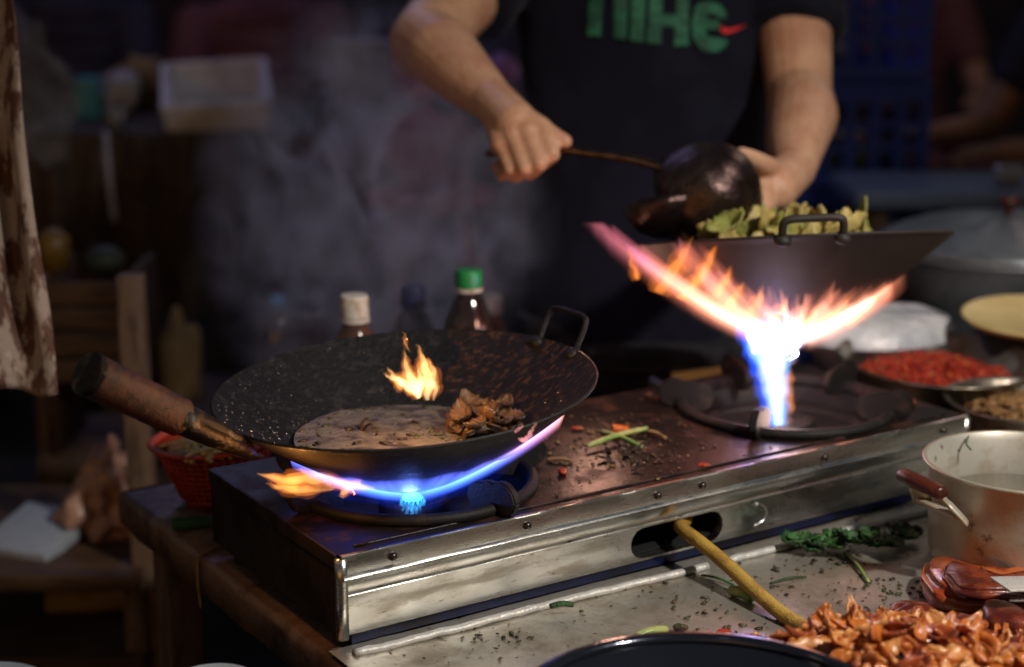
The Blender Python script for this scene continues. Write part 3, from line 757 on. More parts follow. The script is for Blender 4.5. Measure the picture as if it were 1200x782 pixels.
# ------------------------------------------------------------------ scraps on the stove top
def stick(name, a, b, r, m, lb, cat, z=0.003, group=None, bend=.002):
    bm = bmesh.new(); P0, P1 = U(*a, z), U(*b, z); tube(bm, spline([P0, (P0+P1)/2+Vector((0, 0, bend)), P1], 6), [r*.8]+[r]*10+[r*.9, r*.85], 10)
    return tag(rebase(obj(name, bm, m), (P0+P1)/2), lb, cat, group)
stick('scallion_stalk', (688, 523), (758, 502), .0027, stalk, 'pale green scallion stalk lying on top, slanting up to the right, on the stove', 'scallion', .006)
stick('scallion_stalk', (704, 506), (752, 524), .0026, stalk, 'short scallion stalk lying underneath and crossing the longer one on the stove', 'scallion', .0026)
stick('scallion_stalk', (758, 506), (780, 514), .0022, pickle, 'frayed pale stalk end right of the crossed scallion stalks', 'scallion', .003)
stick('dry_stalk', (640, 539), (672, 541), .0018, pickle, 'thin dry brown stalk beside the right flame of the left burner', 'stalk', .002)
bm = bmesh.new(); P = U(727, 503, .006); box(bm, (-.009, -.005, -.003), (.009, .005, .003), Matrix.Translation(P) @ Euler((.1, .2, .2)).to_matrix().to_4x4(), bev=.0015)
tag(rebase(obj('carrot_piece', bm, carrot), P), 'bright orange carrot slice behind the crossed scallion stalks', 'carrot')
for k, (x, y, lb) in enumerate(((660, 553, 'round dark red chili bead on the stove right of the left burner'), (677, 502, 'small red chili scrap close to the right rim of the left wok'), (825, 545, 'flat red chili skin near the front rail of the stove'))):
    bm = bmesh.new(); P = U(x, y, .003); ball(bm, P, (.0042, .0042, .0036) if k == 0 else (.006, .004, .0016), 3, jit=.4, fr=1.5, seed=k); tag(rebase(obj('chili_piece', bm, chili), P), lb, 'chili')
for k, (x, y, s) in enumerate(((1057, 467, .006), (1066, 472, .006), (1059, 475, .005))):
    bm = bmesh.new(); P = U(x, y, .004); ball(bm, P, (s, s*.8, s*.8), 3, jit=.5, fr=1.7, seed=k); tag(rebase(obj('chili_piece', bm, chili), P), 'chopped red chili clump on the right corner of the stove top', 'chili', 'chili clump on the right corner of the stove')
def onstove(P):
    q = MS.inverted() @ P
    if not (.008 < q.x < SW-.01 and .01 < q.y < SD-.008): return False
    return all(math.hypot(q.x-c, q.y-BY) > .122 for c in (B1, B2))
bm = bmesh.new()
for k in range(640):
    if k % 2: x, y = R.gauss(725, 50), R.gauss(525, 20)
    else: x, y = R.uniform(420, 1120), R.uniform(440, 640)
    P = U(x, y, .0015)
    if not onstove(P): continue
    s = R.choice((.0005, .0007, .001, .0014, .002))
    ball(bm, P, (s*R.uniform(.8, 2.4), s, s*.6), 1, Matrix.Rotation(R.uniform(0, 6), 3, 'Z'), jit=.5, fr=2, seed=k)
tag(obj('stove_crumbs', bm, crumb), 'scattered crumbs and burnt scraps over the greasy stove top', 'crumbs', kind='stuff')
bm = bmesh.new()
for k in range(14):
    x, y = R.gauss(735, 14), R.gauss(533, 6); P = U(x, y, .003)
    leafmesh(bm, P, R.uniform(.008, .018), .005, Euler((R.uniform(-.6, .6), R.uniform(-.6, .6), R.uniform(0, 6))).to_matrix(), .6, .0008, k, 5)
tag(obj('burnt_scraps', bm, M('burnt', (.035, .018, .012), .5)), 'little pile of burnt brown leaf scraps below the scallion stalks', 'scraps', kind='stuff')

# ------------------------------------------------------------------ scraps on the table in front
for k in range(20):
    x = 932+k*6.6+R.uniform(-6, 6); y = 642-(k*.55)+R.uniform(-8, 7)
    P = U(x, y, ZT+.010+R.uniform(0, .006)); bm = bmesh.new()
    leafmesh(bm, P, R.uniform(.022, .036), R.uniform(.016, .026), Euler((R.uniform(-.3, .45), R.uniform(-.3, .3), R.uniform(-.6, 1.2))).to_matrix(), R.uniform(.2, .9), .001, k*3, 20)
    tag(rebase(obj('green_leaf', bm, leaf), P), 'wilted dark green leaf in the pile on the table in front of the stove', 'leaf', 'wilted green leaves piled on the table')
bm = bmesh.new(); P = U(1058, 628, ZT+.010); leafmesh(bm, P, .04, .026, Euler((.3, .2, .4)).to_matrix(), .8, .001, 31)
tag(rebase(obj('dark_leaf', bm, M('black_leaf', (.012, .02, .012), .4)), P), 'blackened leaf at the right end of the green leaf pile', 'leaf')
stick('herb_sprig', (990, 645), (1018, 682), .0017, stalk, 'pale leaf stem hanging out below the green leaf pile', 'stem', ZT+.007)
stick('scallion_piece', (745, 747), (781, 738), .0040, stalk, 'short green scallion cut lying at the front of the tin table', 'scallion', ZT+.008)
stick('scallion_piece', (644, 711), (672, 709), .0026, leaf, 'small dark green scallion cut on the bright rolled edge', 'scallion', ZT+.014)
stick('scallion_piece', (856, 692), (882, 702), .0050, stalk, 'pale green scallion end left of the yellow hose', 'scallion', ZT+.009)
stick('herb_sprig', (822, 674), (860, 686), .0012, leaf, 'thin green stem just left of the yellow hose', 'stem', ZT+.006)
stick('herb_sprig', (902, 684), (945, 676), .0011, leaf, 'thin green stem right of the yellow hose', 'stem', ZT+.006)
bm = bmesh.new(); P = U(797, 736, ZT+.008); ball(bm, P, (.006, .0045, .004), 3, jit=.4, fr=1.5, seed=3)
tag(rebase(obj('olive_scrap', bm, crumb2), P), 'round olive coloured scrap right of the scallion cut on the tin table', 'scrap')
bm = bmesh.new(); P = U(848, 742, ZT+.008); ball(bm, P, (.007, .004, .003), 3, jit=.4, fr=1.5, seed=8)
tag(rebase(obj('chili_piece', bm, chili), P), 'red chili scrap on the tin table behind the black bowl', 'chili')
CL = [(R.uniform(440, 1100), R.uniform(620, 775)) for _ in range(17)]
bm = bmesh.new()
for k in range(520):
    x, y = R.uniform(430, 1110), R.uniform(600, 790)
    if k % 5: x, y = CL[k % 17][0]+R.gauss(0, 26), CL[k % 17][1]+R.gauss(0, 9)
    P = U(x, y, ZT+.0055); q = MS.inverted() @ P
    if q.y > -.03 or q.x < 0.0: continue
    s = R.choice((.0006, .0008, .0011, .0016, .0022))
    ball(bm, P, (s*R.uniform(.8, 2.6), s, s*.5), 1, Matrix.Rotation(R.uniform(0, 6), 3, 'Z'), jit=.5, fr=2, seed=k)
bm2 = bmesh.new()
for k in range(420):
    P = U(R.uniform(430, 1110), R.uniform(600, 790), ZT+.0052); q = MS.inverted() @ P
    if q.y > -.02 or q.x < 0: continue
    s_ = R.choice((.0004, .0005, .0008, .0012)); ball(bm2, P, (s_*R.uniform(.8, 3), s_, s_*.4), 1, Matrix.Rotation(R.uniform(0, 6), 3, 'Z'), jit=.5, fr=2, seed=k)
tag(obj('spice_specks', bm2, crumb), 'fine rust coloured spice specks sprinkled on the tin table', 'specks', kind='stuff')
tag(obj('table_crumbs', bm, crumb2), 'crumbs and herb specks scattered over the tin table', 'crumbs', kind='stuff')

# ------------------------------------------------------------------ aluminium pot
pf = U(1226, 700, ZT+.005); pr, ptop = .084, .0945
pc = pf+Vector((0, pr, 0)); zr = ZY(541, pc.y)
pot = empty('aluminium_pot', pc, 'battered aluminium pot with brown handles at the right edge of the table', 'pot')
T = Matrix.Translation((pc.x, pc.y, 0)); zb = pc.z
bm = bmesh.new()
lathe(bm, [(0, zb), (pr-.012, zb), (pr-.004, zb+.003), (pr, zb+.012), (pr+.003, zb+(zr-zb)*.55), (ptop-.006, zr-.006), (ptop-.002, zr-.003), (ptop, zr), (ptop-.001, zr+.0016), (ptop-.004, zr+.0012)], 96, T)
obj('pot_wall', bm, alu, pot)
bm = bmesh.new()
lathe(bm, [(ptop-.004, zr+.0012), (ptop-.008, zr-.006), (pr-.001, zb+.05), (pr-.004, zb+.012), (pr-.012, zb+.005), (0, zb+.004)], 96, T)
obj('pot_inside', bm, aluin, pot)
bm = bmesh.new()
lathe(bm, [(0, zr-.040), (ptop-.0105, zr-.040), (ptop-.0102, zr-.0415)], 64, T)
tag(rebase(obj('pot_broth', bm, M('thin_broth', (.20, .17, .12), .08, coat=.5, bs=30, bd=.001)), pc), 'thin cloudy liquid standing in the aluminium pot', 'broth')
bm = bmesh.new(); tube(bm, spline([Vector((pc.x-.035, pc.y+.060, zr-.008)), Vector((pc.x-.038, pc.y+.068, zr-.004)), Vector((pc.x-.033, pc.y+.079, zr+.000))], 5), .001, 6)
tag(obj('herb_sprig', bm, leaf), 'thin green herb sliver stuck inside the aluminium pot', 'herb')
for s in (0, 1):
    a0 = math.radians(205)+PI*s
    out = Vector((math.cos(a0), math.sin(a0), 0)); side = Vector((-out.y, out.x, 0)); zz = Vector((0, 0, 1))
    h0 = Vector((pc.x, pc.y, 0))+out*ptop*.985+zz*(zr-.022)
    bm = bmesh.new()
    for sg in (-1, 1):
        tube(bm, spline([h0+side*sg*.030-zz*.014, h0+side*sg*.026+out*.006-zz*.006, h0+side*sg*.020+out*.014+zz*.004, h0+side*sg*.018+out*.026+zz*.016], 5), [.010]*10+[.008]*6, 10, sq=.3)
    box(bm, (-.026, -.003, -.012), (.026, .001, .000), Matrix.Translation(h0-zz*.008) @ frame(-out).to_4x4() @ Matrix.Rotation(0, 4, 'X'), bev=.001)
    br = obj('handle_bracket', bm, alu, pot)
    bm = bmesh.new(); g0 = h0+out*.028+zz*.018
    tube(bm, [g0-side*.030, g0-side*.027, g0-side*.01, g0+side*.01, g0+side*.027, g0+side*.030], [.0055, .0078, .0085, .0085, .0078, .0055], 12, sq=.8); obj('grip', bm, bakel, pot)
    for sg in (-1, 1):
        bm = bmesh.new(); ball(bm, h0+side*sg*.019+out*.024+zz*.012, .004, 2); obj('rivet', bm, steel, br)

# ------------------------------------------------------------------ basins, plates and pots at the right
def basin_thing(name, c, r, depth, zrim, label, cat, m, sx=1, sy=1, rotz=0, lip=.006):
    root = empty(name, (c.x, c.y, zrim-depth), label, cat)
    bm = bmesh.new(); T = Matrix.Translation((c.x, c.y, zrim)) @ Matrix.Rotation(rotz, 4, 'Z')
    lathe(bm, [(0, -depth), (r*.72, -depth), (r*.80, -depth*.85), (r-.003, -.004), (r+lip*.6, -.001), (r+lip, .001), (r+lip, .0025), (r+lip*.4, .003), (r, .001), (r-.004, -.006), (r*.79, -depth*.82), (r*.70, -depth+.003), (0, -depth+.003)], 96, T, sx, sy)
    obj('basin_wall', bm, m, root)
    return root
cz = -.012
cb = U(1097, 420, cz)
basin_thing('chili_basin', cb, .112, .072, cz, 'round dented steel basin full of chopped red chilies right of the stove', 'basin', basin, 1, 1.22)
bm = bmesh.new()
for k in range(1500):
    a, q = R.uniform(0, 2*PI), math.sqrt(R.random())*.092
    dx, dy = q*math.cos(a), q*math.sin(a)*1.18
    h = -.027+.020*(1-(q/.094)**2)*(.5+.5*noise.noise(Vector((dx*20, dy*20, 0)))+.25)+R.uniform(-.004, .004)
    P = Vector((cb.x+dx, cb.y+dy, cz+h)); s = R.uniform(.0020, .0046)
    mt = Euler((R.uniform(0, 6), R.uniform(0, 6), R.uniform(0, 6))).to_matrix()
    if k % 3 == 0: tube(bm, [P+mt @ Vector((s*1.3*math.cos(x), s*1.3*math.sin(x), 0)) for x in (0, .7, 1.4, 2.1, 2.8)], s*.5, 5)
    else: ball(bm, P, (s, s*.7, s*.45), 1, mt, jit=.5, fr=2, seed=k)
lathe(bm, [(0, cz-.028), (.080, cz-.036), (.082, cz-.05), (0, cz-.06)], 40, Matrix.Translation((cb.x, cb.y, 0)), 1, 1.2)
tag(obj('chopped_chili', bm, chili), 'heap of glossy chopped red chilies in the steel basin', 'chilies', kind='stuff')
z2 = -.020; c2 = U(1203, 470, z2)
basin_thing('pickle_basin', c2, .086, .062, z2, 'steel basin of shredded brown pickle behind the aluminium pot', 'basin', basin, 1, 1.05)
bm = bmesh.new()
for k in range(240):
    a, q = R.uniform(0, 2*PI), math.sqrt(R.random())*.068
    P = Vector((c2.x+q*math.cos(a)+.006, c2.y+q*math.sin(a), z2-.018+.016*(1-(q/.07)**2)+R.uniform(-.003, .003)))
    an = R.uniform(0, 6); l = R.uniform(.008, .018); d_ = Vector((math.cos(an)*l, math.sin(an)*l, R.uniform(-.003, .003)))
    tube(bm, spline([P-d_, P+Vector((R.uniform(-.005, .005), R.uniform(-.005, .005), .004)), P+d_], 3), R.uniform(.0016, .0026), 6, sq=.6)
tag(obj('shredded_pickle', bm, pickle), 'tangled brown pickle strips filling the basin behind the aluminium pot', 'pickle', kind='stuff')
# cling-wrapped plate
pz = -.020; pp = U(1025, 389, pz)
root = empty('wrapped_plate', (pp.x, pp.y, ZT), 'oval plate of food under shiny cling film beyond the chili basin', 'plate')
bm = bmesh.new(); T = Matrix.Translation((pp.x, pp.y, 0)) @ Matrix.Rotation(.35, 4, 'Z')
lathe(bm, [(0, ZT+.001), (.06, ZT+.001), (.105, pz-.004), (.112, pz), (.105, pz-.001), (.06, ZT+.006), (0, ZT+.005)], 72, T, 1.0, .8)
obj('plate_rim', bm, M('white_china', (.6, .6, .6), .2, coat=1), root)
bm = bmesh.new()
lathe(bm, [(.1125, pz-.002), (.111, pz+.004), (.102, pz+.018), (.08, pz+.026), (.04, pz+.031), (0, pz+.032)], 72, T, 1.0, .8,
      fn=lambda r, z, a, k: (r, z+(.007*noise.noise(Vector((r*30*math.cos(a), r*30*math.sin(a), 2))) if 0 < k < 5 else 0)))
obj('cling_film', bm, wrap, root)
# cream plate
yz = .020; yp = U(1212, 368, yz)
root = empty('cream_dish', (yp.x, yp.y, ZT), 'plain cream enamel dish tilted towards the camera at the right edge', 'dish', rot=(math.radians(7), 0, 0))
bm = bmesh.new(); T = mw(root) @ Matrix.Translation((0, 0, yz-ZT)) @ Matrix.Diagonal((1, .82, 1, 1))
lathe(bm, [(0, -.018), (.05, -.018), (.088, -.006), (.094, 0), (.096, .002), (.093, .003), (.089, .001), (0, -.001)], 80, T); obj('dish_body', bm, cream, root)
root = empty('dark_pot', (yp.x, yp.y, ZT), 'dark pot under the cream dish at the right edge', 'pot')
bm = bmesh.new(); lathe(bm, [(0, ZT+.001), (.06, ZT+.001), (.068, ZT+.01), (.070, yz-.022), (.064, yz-.0215), (0, yz-.0215)], 56, Matrix.Translation((yp.x, yp.y, 0))); obj('pot_body', bm, wok_out, root)
# big lidded pot on its own stand
bp = D(1178, 300, 2.42)
root = empty('stock_pot', (bp.x, bp.y, -.25), 'large grey steel stock pot with a dented lid beyond the cream dish', 'stock pot')
bm = bmesh.new(); T = Matrix.Translation((bp.x, bp.y, 0)); zr_ = ZY(312, bp.y-.15)
lathe(bm, [(0, -.25), (.165, -.25), (.172, -.24), (.176, zr_-.01), (.182, zr_-.004), (.184, zr_), (.178, zr_+.003)], 80, T); obj('pot_wall', bm, greysteel, root)
bm = bmesh.new(); lathe(bm, [(.183, zr_+.004), (.184, zr_+.009), (.165, zr_+.018), (.12, zr_+.034), (.05, zr_+.044), (0, zr_+.046)], 80, T, fn=lambda r, z, a, k: (r, z+.004*noise.noise(Vector((math.cos(a)*3, math.sin(a)*3, k)))))
lid = obj('lid', bm, greysteel, root)
bm = bmesh.new(); lathe(bm, [(.006, zr_+.044), (.006, zr_+.058), (.016, zr_+.062), (.016, zr_+.07), (0, zr_+.073)], 24, T); obj('lid_knob', bm, bakel, lid)
side = empty('low_stand', (bp.x, bp.y, FLOOR), 'low dark wooden stand carrying the grey stock pot', 'stand')
bm = bmesh.new(); box(bm, (bp.x-.22, bp.y-.2, -.28), (bp.x+.3, bp.y+.25, -.25), bev=.004); obj('stand_top', bm, plank, side)
for dx, dy in ((-.18, -.16), (.26, -.16), (-.18, .21), (.26, .21)):
    bm = bmesh.new(); box(bm, (bp.x+dx-.02, bp.y+dy-.02, FLOOR), (bp.x+dx+.02, bp.y+dy+.02, -.28)); obj('leg', bm, plank, side)

# things behind the stove
root = D(826, 421, 2.06)
bm = bmesh.new(); box(bm, (-.036, -.03, -.012), (.036, .03, .012), Matrix.Translation((root.x, root.y, ZT+.026)) @ Euler((math.radians(28), math.radians(-6), .1)).to_matrix().to_4x4(), bev=.003)
tag(rebase(obj('yellow_packet', bm, yel), (root.x, root.y, ZT)), 'glossy yellow packet propped up behind the right burner', 'packet')
bm = bmesh.new(); P0 = D(764, 403, 2.02); P1 = D(832, 437, 1.98); P0.z = ZT+.05; P1.z = ZT+.02; tube(bm, [P0, (P0+P1)/2, P1], [.006, .005, .006], 10)
tag(rebase(obj('steel_rod', bm, greysteel), P0), 'dark steel utensil handle leaning on the yellow packet', 'utensil')
bm = bmesh.new(); P = U(745, 434, ZT); lathe(bm, [(0, .001), (.05, .001), (.075, .014), (.078, .015), (.072, .014), (.05, .004), (0, .004)], 48, Matrix.Translation(P), 1, .8)
tag(rebase(obj('olive_saucer', bm, M('olive_dish', (.13, .10, .03), .35, c2=(.22, .16, .05), ns=20)), P), 'dull olive saucer on the table between wok and right burner', 'saucer')
bm = bmesh.new(); P = U(704, 402, ZT+.02); ball(bm, P, (.016, .012, .010), 3, jit=.4, fr=1.4)
tag(rebase(obj('garlic_bulb', bm, M('garlic', (.42, .30, .28), .5)), P), 'pale pink garlic bulb behind the right rim of the left wok', 'garlic')
bm = bmesh.new(); P0 = U(690, 415, ZT+.03); P1 = U(790, 385, ZT+.05); tube(bm, [P0, P1], [.007, .007], 10)
bm2 = bmesh.new()
tag(rebase(obj('spatula', bm, M('grey_handle', (.08, .07, .07), .4, .4)), P0), 'grey spatula handle lying behind the left wok ear', 'utensil')
bm2.free()
def bottle(px, pyc, d, capr, caph, m, cm, label, neckm=None, br=.030, hgt=.17):
    top = D(px, pyc, d); c = Vector((top.x, top.y, 0)); z1 = top.z
    root = empty('sauce_bottle', (c.x, c.y, ZT), label, 'bottle', 'sauce bottles behind the left wok')
    T = Matrix.Translation(c); zc = z1-caph
    bm = bmesh.new()
    lathe(bm, [(0, ZT), (br*.95, ZT), (br, ZT+.004), (br, zc-.055), (br*.93, zc-.040), (br*.62, zc-.016), (capr*.82, zc-.006), (capr*.8, zc+.002), (0, zc+.002)], 40, T); obj('bottle_body', bm, m, root)
    bm = bmesh.new()
    lathe(bm, [(0, zc+.0), (capr, zc+.0), (capr, z1-.003), (capr*.93, z1), (0, z1+.0008)], 40, T, fn=lambda r, z, a, k: (r*(1+.02*math.sin(a*20)), z)); cp_ = obj('cap', bm, cm, root, auto=50)
    bm = bmesh.new()
    lathe(bm, [(capr*.9, zc-.005), (capr*1.05, zc-.005), (capr*1.06, zc-.001), (capr*.9, zc-.001)], 40, T, closed=True); obj('neck_ring', bm, neckm or cm, cp_, auto=50)
bottle(415, 346, 1.86, .0160, .025, bottlem, whitecap, 'brown sauce bottle with a worn white cap, left of the bottles behind the wok')
bottle(549, 316, 1.93, .0158, .020, bottled, greencap, 'dark sauce bottle with a bright green cap behind the left wok', whitecap)
bottle(484, 336, 2.02, .0150, .020, bottled, bluecap, 'dark blue capped bottle in the smoke between the two brighter caps')
bottle(575, 346, 2.12, .0150, .018, bottlem, M('grey_cap', (.3, .3, .3), .5), 'grey capped bottle hidden behind the green capped one')

# ------------------------------------------------------------------ foreground dishes
c3 = U(830, 849, -.030)
root = empty('black_bowl', (c3.x, c3.y, ZT), 'glossy black bowl rim at the bottom edge of the picture', 'bowl')
bm = bmesh.new(); lathe(bm, [(0, ZT+.005), (.06, ZT+.005), (.115, -.05), (.133, -.032), (.1365, -.0295), (.136, -.0275), (.131, -.029), (.112, -.05), (.055, ZT+.011), (0, ZT+.011)], 128, Matrix.Translation((c3.x, c3.y, 0)))
obj('bowl_body', bm, blackglaze, root)
bm = bmesh.new(); lathe(bm, [(.1300, -.0285), (.1345, -.0330), (.1395, -.0310), (.1410, -.0270), (.1380, -.0225), (.1325, -.0235)], 128, Matrix.Translation((c3.x, c3.y, 0)), closed=True)
obj('bowl_rim', bm, blackglaze, root)
for k, (x, y, r_, z_) in enumerate(((248, 800, .036, -.09), (-30, 812, .06, -.11))):
    P = U(x, y, z_); 
    bm = bmesh.new(); lathe(bm, [(0, -.10), (r_*.6, -.10), (r_*.97, -.004), (r_*1.03, 0), (r_*.95, 0), (r_*.55, -.095), (0, -.095)], 64, Matrix.Translation(P))
    tag(rebase(obj('enamel_bowl', bm, M('blue_white_enamel%d' % k, (.3, .36, .42), .2, coat=1)), P-Vector((0, 0, .1))), ('small pale bowl rim peeking in at the bottom left, near the table corner', 'bluish bowl rim cut off by the bottom left corner')[k], 'bowl')
    bm = bmesh.new(); box(bm, (P.x-.05, P.y-.05, FLOOR), (P.x+.05, P.y+.05, P.z-.1), bev=.004)
    tag(rebase(obj('bowl_stand', bm, postm), (P.x, P.y, FLOOR)), ('dark post under the small pale bowl at the bottom left', 'dark post under the bluish bowl in the bottom left corner')[k], 'stand')
# orange heap
hc = U(1048, 800, -.06)
root = empty('steel_platter', (hc.x, hc.y, ZT), 'steel platter under the heap of glazed orange pieces', 'platter')
bm = bmesh.new(); lathe(bm, [(0, ZT+.006), (.13, ZT+.006), (.168, ZT+.014), (.170, ZT+.016), (.165, ZT+.016), (.13, ZT+.009), (0, ZT+.009)], 96, Matrix.Translation((hc.x+.015, hc.y-.02, 0)), 1, .72)
obj('platter_dish', bm, basin, root)
protos = []
for k in range(7):
    bm = bmesh.new(); r_ = R.uniform(.010, .019); arc = R.uniform(2.2, 4.6); P, rr = [], []
    for i in range(22):
        t_ = i/21; a = arc*t_; wob = .003*noise.noise(Vector((t_*5, k, 0)))
        P.append(Vector(((r_+wob)*math.cos(a), (r_+wob)*math.sin(a), .010*t_*R.uniform(.9, 1.1)*(-1)**k)))
        rr.append((.0016+.0044*math.sin(PI*min(1, t_*.9+.08))**.7)*(1+.16*math.sin(t_*30))*(1+.2*noise.noise(Vector((t_*7, k, 3)))))
    tube(bm, P, rr, 12, sq=R.choice((.45, .6, .9)))
    bm.transform(Matrix.Translation((-r_*math.cos(arc/2)*.6, -r_*math.sin(arc/2)*.6, 0)))
    me = bpy.data.meshes.new('glazed_piece'); bm.to_mesh(me); bm.free(); me.materials.append((orange, orange, orange2, orange, orange3, orange2, orange)[k])
    me.polygons.foreach_set('use_smooth', [True]*len(me.polygons)); protos.append(me)
for k in range(210):
    dx, dy = R.uniform(-.125, .14), R.uniform(-.06, .085)
    if math.hypot(hc.x+dx-c3.x, hc.y+dy-c3.y) < .158: continue
    q = (dx/.14)**2+(dy/.10)**2
    if q > 1: dx *= .6; dy *= .5; q = (dx/.14)**2+(dy/.10)**2
    h = ZT+.018+.040*(1-q)+R.uniform(-.006, .003)
    o = bpy.data.objects.new('glazed_piece', protos[k % 7]); C.objects.link(o)
    o.location = (hc.x+dx, hc.y+dy, h); o.rotation_euler = (R.uniform(-.9, .9), R.uniform(-.9, .9), R.uniform(0, 6.3)); s = R.uniform(.8, 1.15); o.scale = (s, s, s)
    tag(o, 'glossy curled orange glazed piece in the heap at the lower right', 'glazed food', 'orange glazed pieces heaped on the platter')
for k in range(60):
    dx, dy = R.uniform(-.12, .13), R.uniform(-.055, .075); q = (dx/.14)**2+(dy/.10)**2
    if math.hypot(hc.x+dx-c3.x, hc.y+dy-c3.y) < .165: continue
    bm = bmesh.new(); leafmesh(bm, Vector((0, 0, 0)), R.uniform(.022, .040), R.uniform(.008, .018), Euler((R.uniform(-.7, .7), R.uniform(-.5, .5), R.uniform(0, 6))).to_matrix(), R.uniform(.4, 1.6), .0022, k*5, 12)
    o = obj('glazed_strip', bm, (orange, orange3, orange2)[k % 3]); o.location = (hc.x+dx, hc.y+dy, ZT+.026+.040*(1-q))
    tag(o, 'thin curled orange strip among the rounder pieces in the heap at the lower right', 'glazed food', 'thin orange strips in the glazed heap')
# dark cured meat and a spatula
def slab(pts, z, w, h, m, rim=None):
    bm = bmesh.new(); P = spline([U(x, y, z+dz) for x, y, dz in pts], 8)
    tube(bm, P, [w*(.75+.25*math.sin(PI*min(1, .15+i/len(P))))*(1+.12*noise.noise(Vector((i*.3, w*99, 0)))) for i in range(len(P))], 20, sq=h)
    return bm
P = U(1130, 700, ZT)
root = empty('cured_meat', P, 'amber rinded slab of dark cooked meat in front of the aluminium pot', 'meat')
def slab_from(px, z0, z1, bev, m, nm, sink=0, seed=0):
    bm = bmesh.new(); P = spline([U(x, y, z0) for x, y in px]+[U(*px[0], z0)], 5)[:-1]
    top = [bm.verts.new((p.x, p.y, z1+.003*noise.noise(p*30))) for p in P]; bot = [bm.verts.new((p.x, p.y, z0)) for p in P]
    c_ = sum((p for p in P), Vector())/len(P); ct_ = bm.verts.new((c_.x, c_.y, z1-sink)); n = len(P)
    bm.faces.new(bot)
    for i in range(n):
        j = (i+1) % n; bm.faces.new((top[i], top[j], ct_)); bm.faces.new((bot[i], top[i], top[j], bot[j]))
    bmesh.ops.recalc_face_normals(bm, faces=bm.faces)
    bmesh.ops.bevel(bm, geom=[e for e in bm.edges if all(v in top for v in e.verts)], offset=bev, segments=3, affect='EDGES')
    bmesh.ops.subdivide_edges(bm, edges=bm.edges[:], cuts=1, use_grid_fill=True)
    for v in bm.verts: v.co += Vector((noise.noise(v.co*45), noise.noise(v.co*45+Vector((9, 0, 0))), noise.noise(v.co*60+Vector((0, 7, 0)))))*.0009
    return obj(nm, bm, m, root)
slab_from([(1078, 690), (1084, 676), (1110, 673), (1140, 682), (1175, 686), (1250, 680), (1265, 716), (1200, 724), (1140, 720), (1096, 712)], ZT+.012, ZT+.032, .007, fatmeat, 'rind')
slab_from([(1103, 682), (1112, 670), (1138, 674), (1152, 684), (1180, 688), (1245, 680), (1250, 700), (1190, 706), (1130, 702)], ZT+.030, ZT+.040, .004, darkmeat, 'lean_meat')
for k, (x, y, s, lb) in enumerate(((1075, 722, .018, 'dark glossy meat chunk between the orange heap and the amber slab'), (1115, 742, .026, 'dark brown meat lump below the amber slab'), (1180, 738, .032, 'large dark meat lump at the right edge below the amber slab'), (1165, 765, .03, 'dark meat lump behind the right side of the orange heap'))):
    bm = bmesh.new(); Q = U(x, y, ZT+.02); ball(bm, Q, (s*1.2, s, s*.6), 4, Matrix.Rotation(k, 3, 'Z'), jit=.5, fr=1.3, seed=k*4)
    tag(rebase(obj('meat_lump', bm, darkmeat), Q), lb, 'meat')
root = empty('spatula', U(1200, 690, ZT+.05), 'steel spatula resting on the amber rinded meat at the right edge', 'spatula')
bm = bmesh.new(); Q = U(1212, 684, ZT+.056); box(bm, (-.035, -.014, -.001), (.035, .014, .001), Matrix.Translation(Q) @ Euler((.05, .12, .35)).to_matrix().to_4x4(), bev=.0006); obj('blade', bm, tinedge, root)
bm = bmesh.new(); tube(bm, [Q+Vector((.02, .007, .004)), Q+Vector((.08, .02, .03)), Q+Vector((.2, .05, .07))], .005, 10); obj('handle', bm, steel, root)

# ------------------------------------------------------------------ red sieve basket with noodles
bc_ = U(246, 596, ZT); zbr = ZY(522, bc_.y)
root = empty('red_basket', bc_, 'round red plastic sieve basket behind the left end of the stove', 'basket')
T = Matrix.Translation((bc_.x+.004, bc_.y+.02, 0)) @ Matrix.Rotation(-.06, 4, 'Y')
br_, tr = .036, .061
bm = bmesh.new()
zz0, zz1 = ZT+.001, zbr
prof = [(br_+(tr-br_)*k/8, zz0+(zz1-zz0)*k/8) for k in range(9)]
lathe(bm, prof, 56, T)
bmesh.ops.solidify(bm, geom=bm.faces[:], thickness=.0018)
wallo = obj('mesh_wall', bm, redpl, root)
bm = bmesh.new(); lathe(bm, [(0, zz0), (br_, zz0), (br_+.001, zz0+.003), (0, zz0+.003)], 40, T); obj('base', bm, redpl, root)
bm = bmesh.new(); lathe(bm, [(tr-.001, zz1-.002), (tr+.007, zz1), (tr+.009, zz1+.002), (tr+.007, zz1+.004), (tr-.001, zz1+.003)], 64, T, closed=True); obj('rim', bm, redpl, root)
bm = bmesh.new()
for k in range(40):
    a = 2*PI*k/40
    tube(bm, [T @ Vector(((tr+.0005)*math.cos(a)*.985, (tr+.0005)*math.sin(a)*.985, zz1-.004)), T @ Vector(((br_+.006)*math.cos(a), (br_+.006)*math.sin(a), zz0+.012))], .0009, 4)
for k in range(9):
    z = zz0+.012+(zz1-zz0-.02)*k/8; r = br_+(tr-br_)*(z-zz0)/(zz1-zz0)+.001
    tube(bm, [T @ Vector((r*math.cos(x), r*math.sin(x), z)) for x in [2*PI*i/40 for i in range(41)]], .0009, 4, cap=False)
obj('ribs', bm, redpl, root)
bm = bmesh.new()
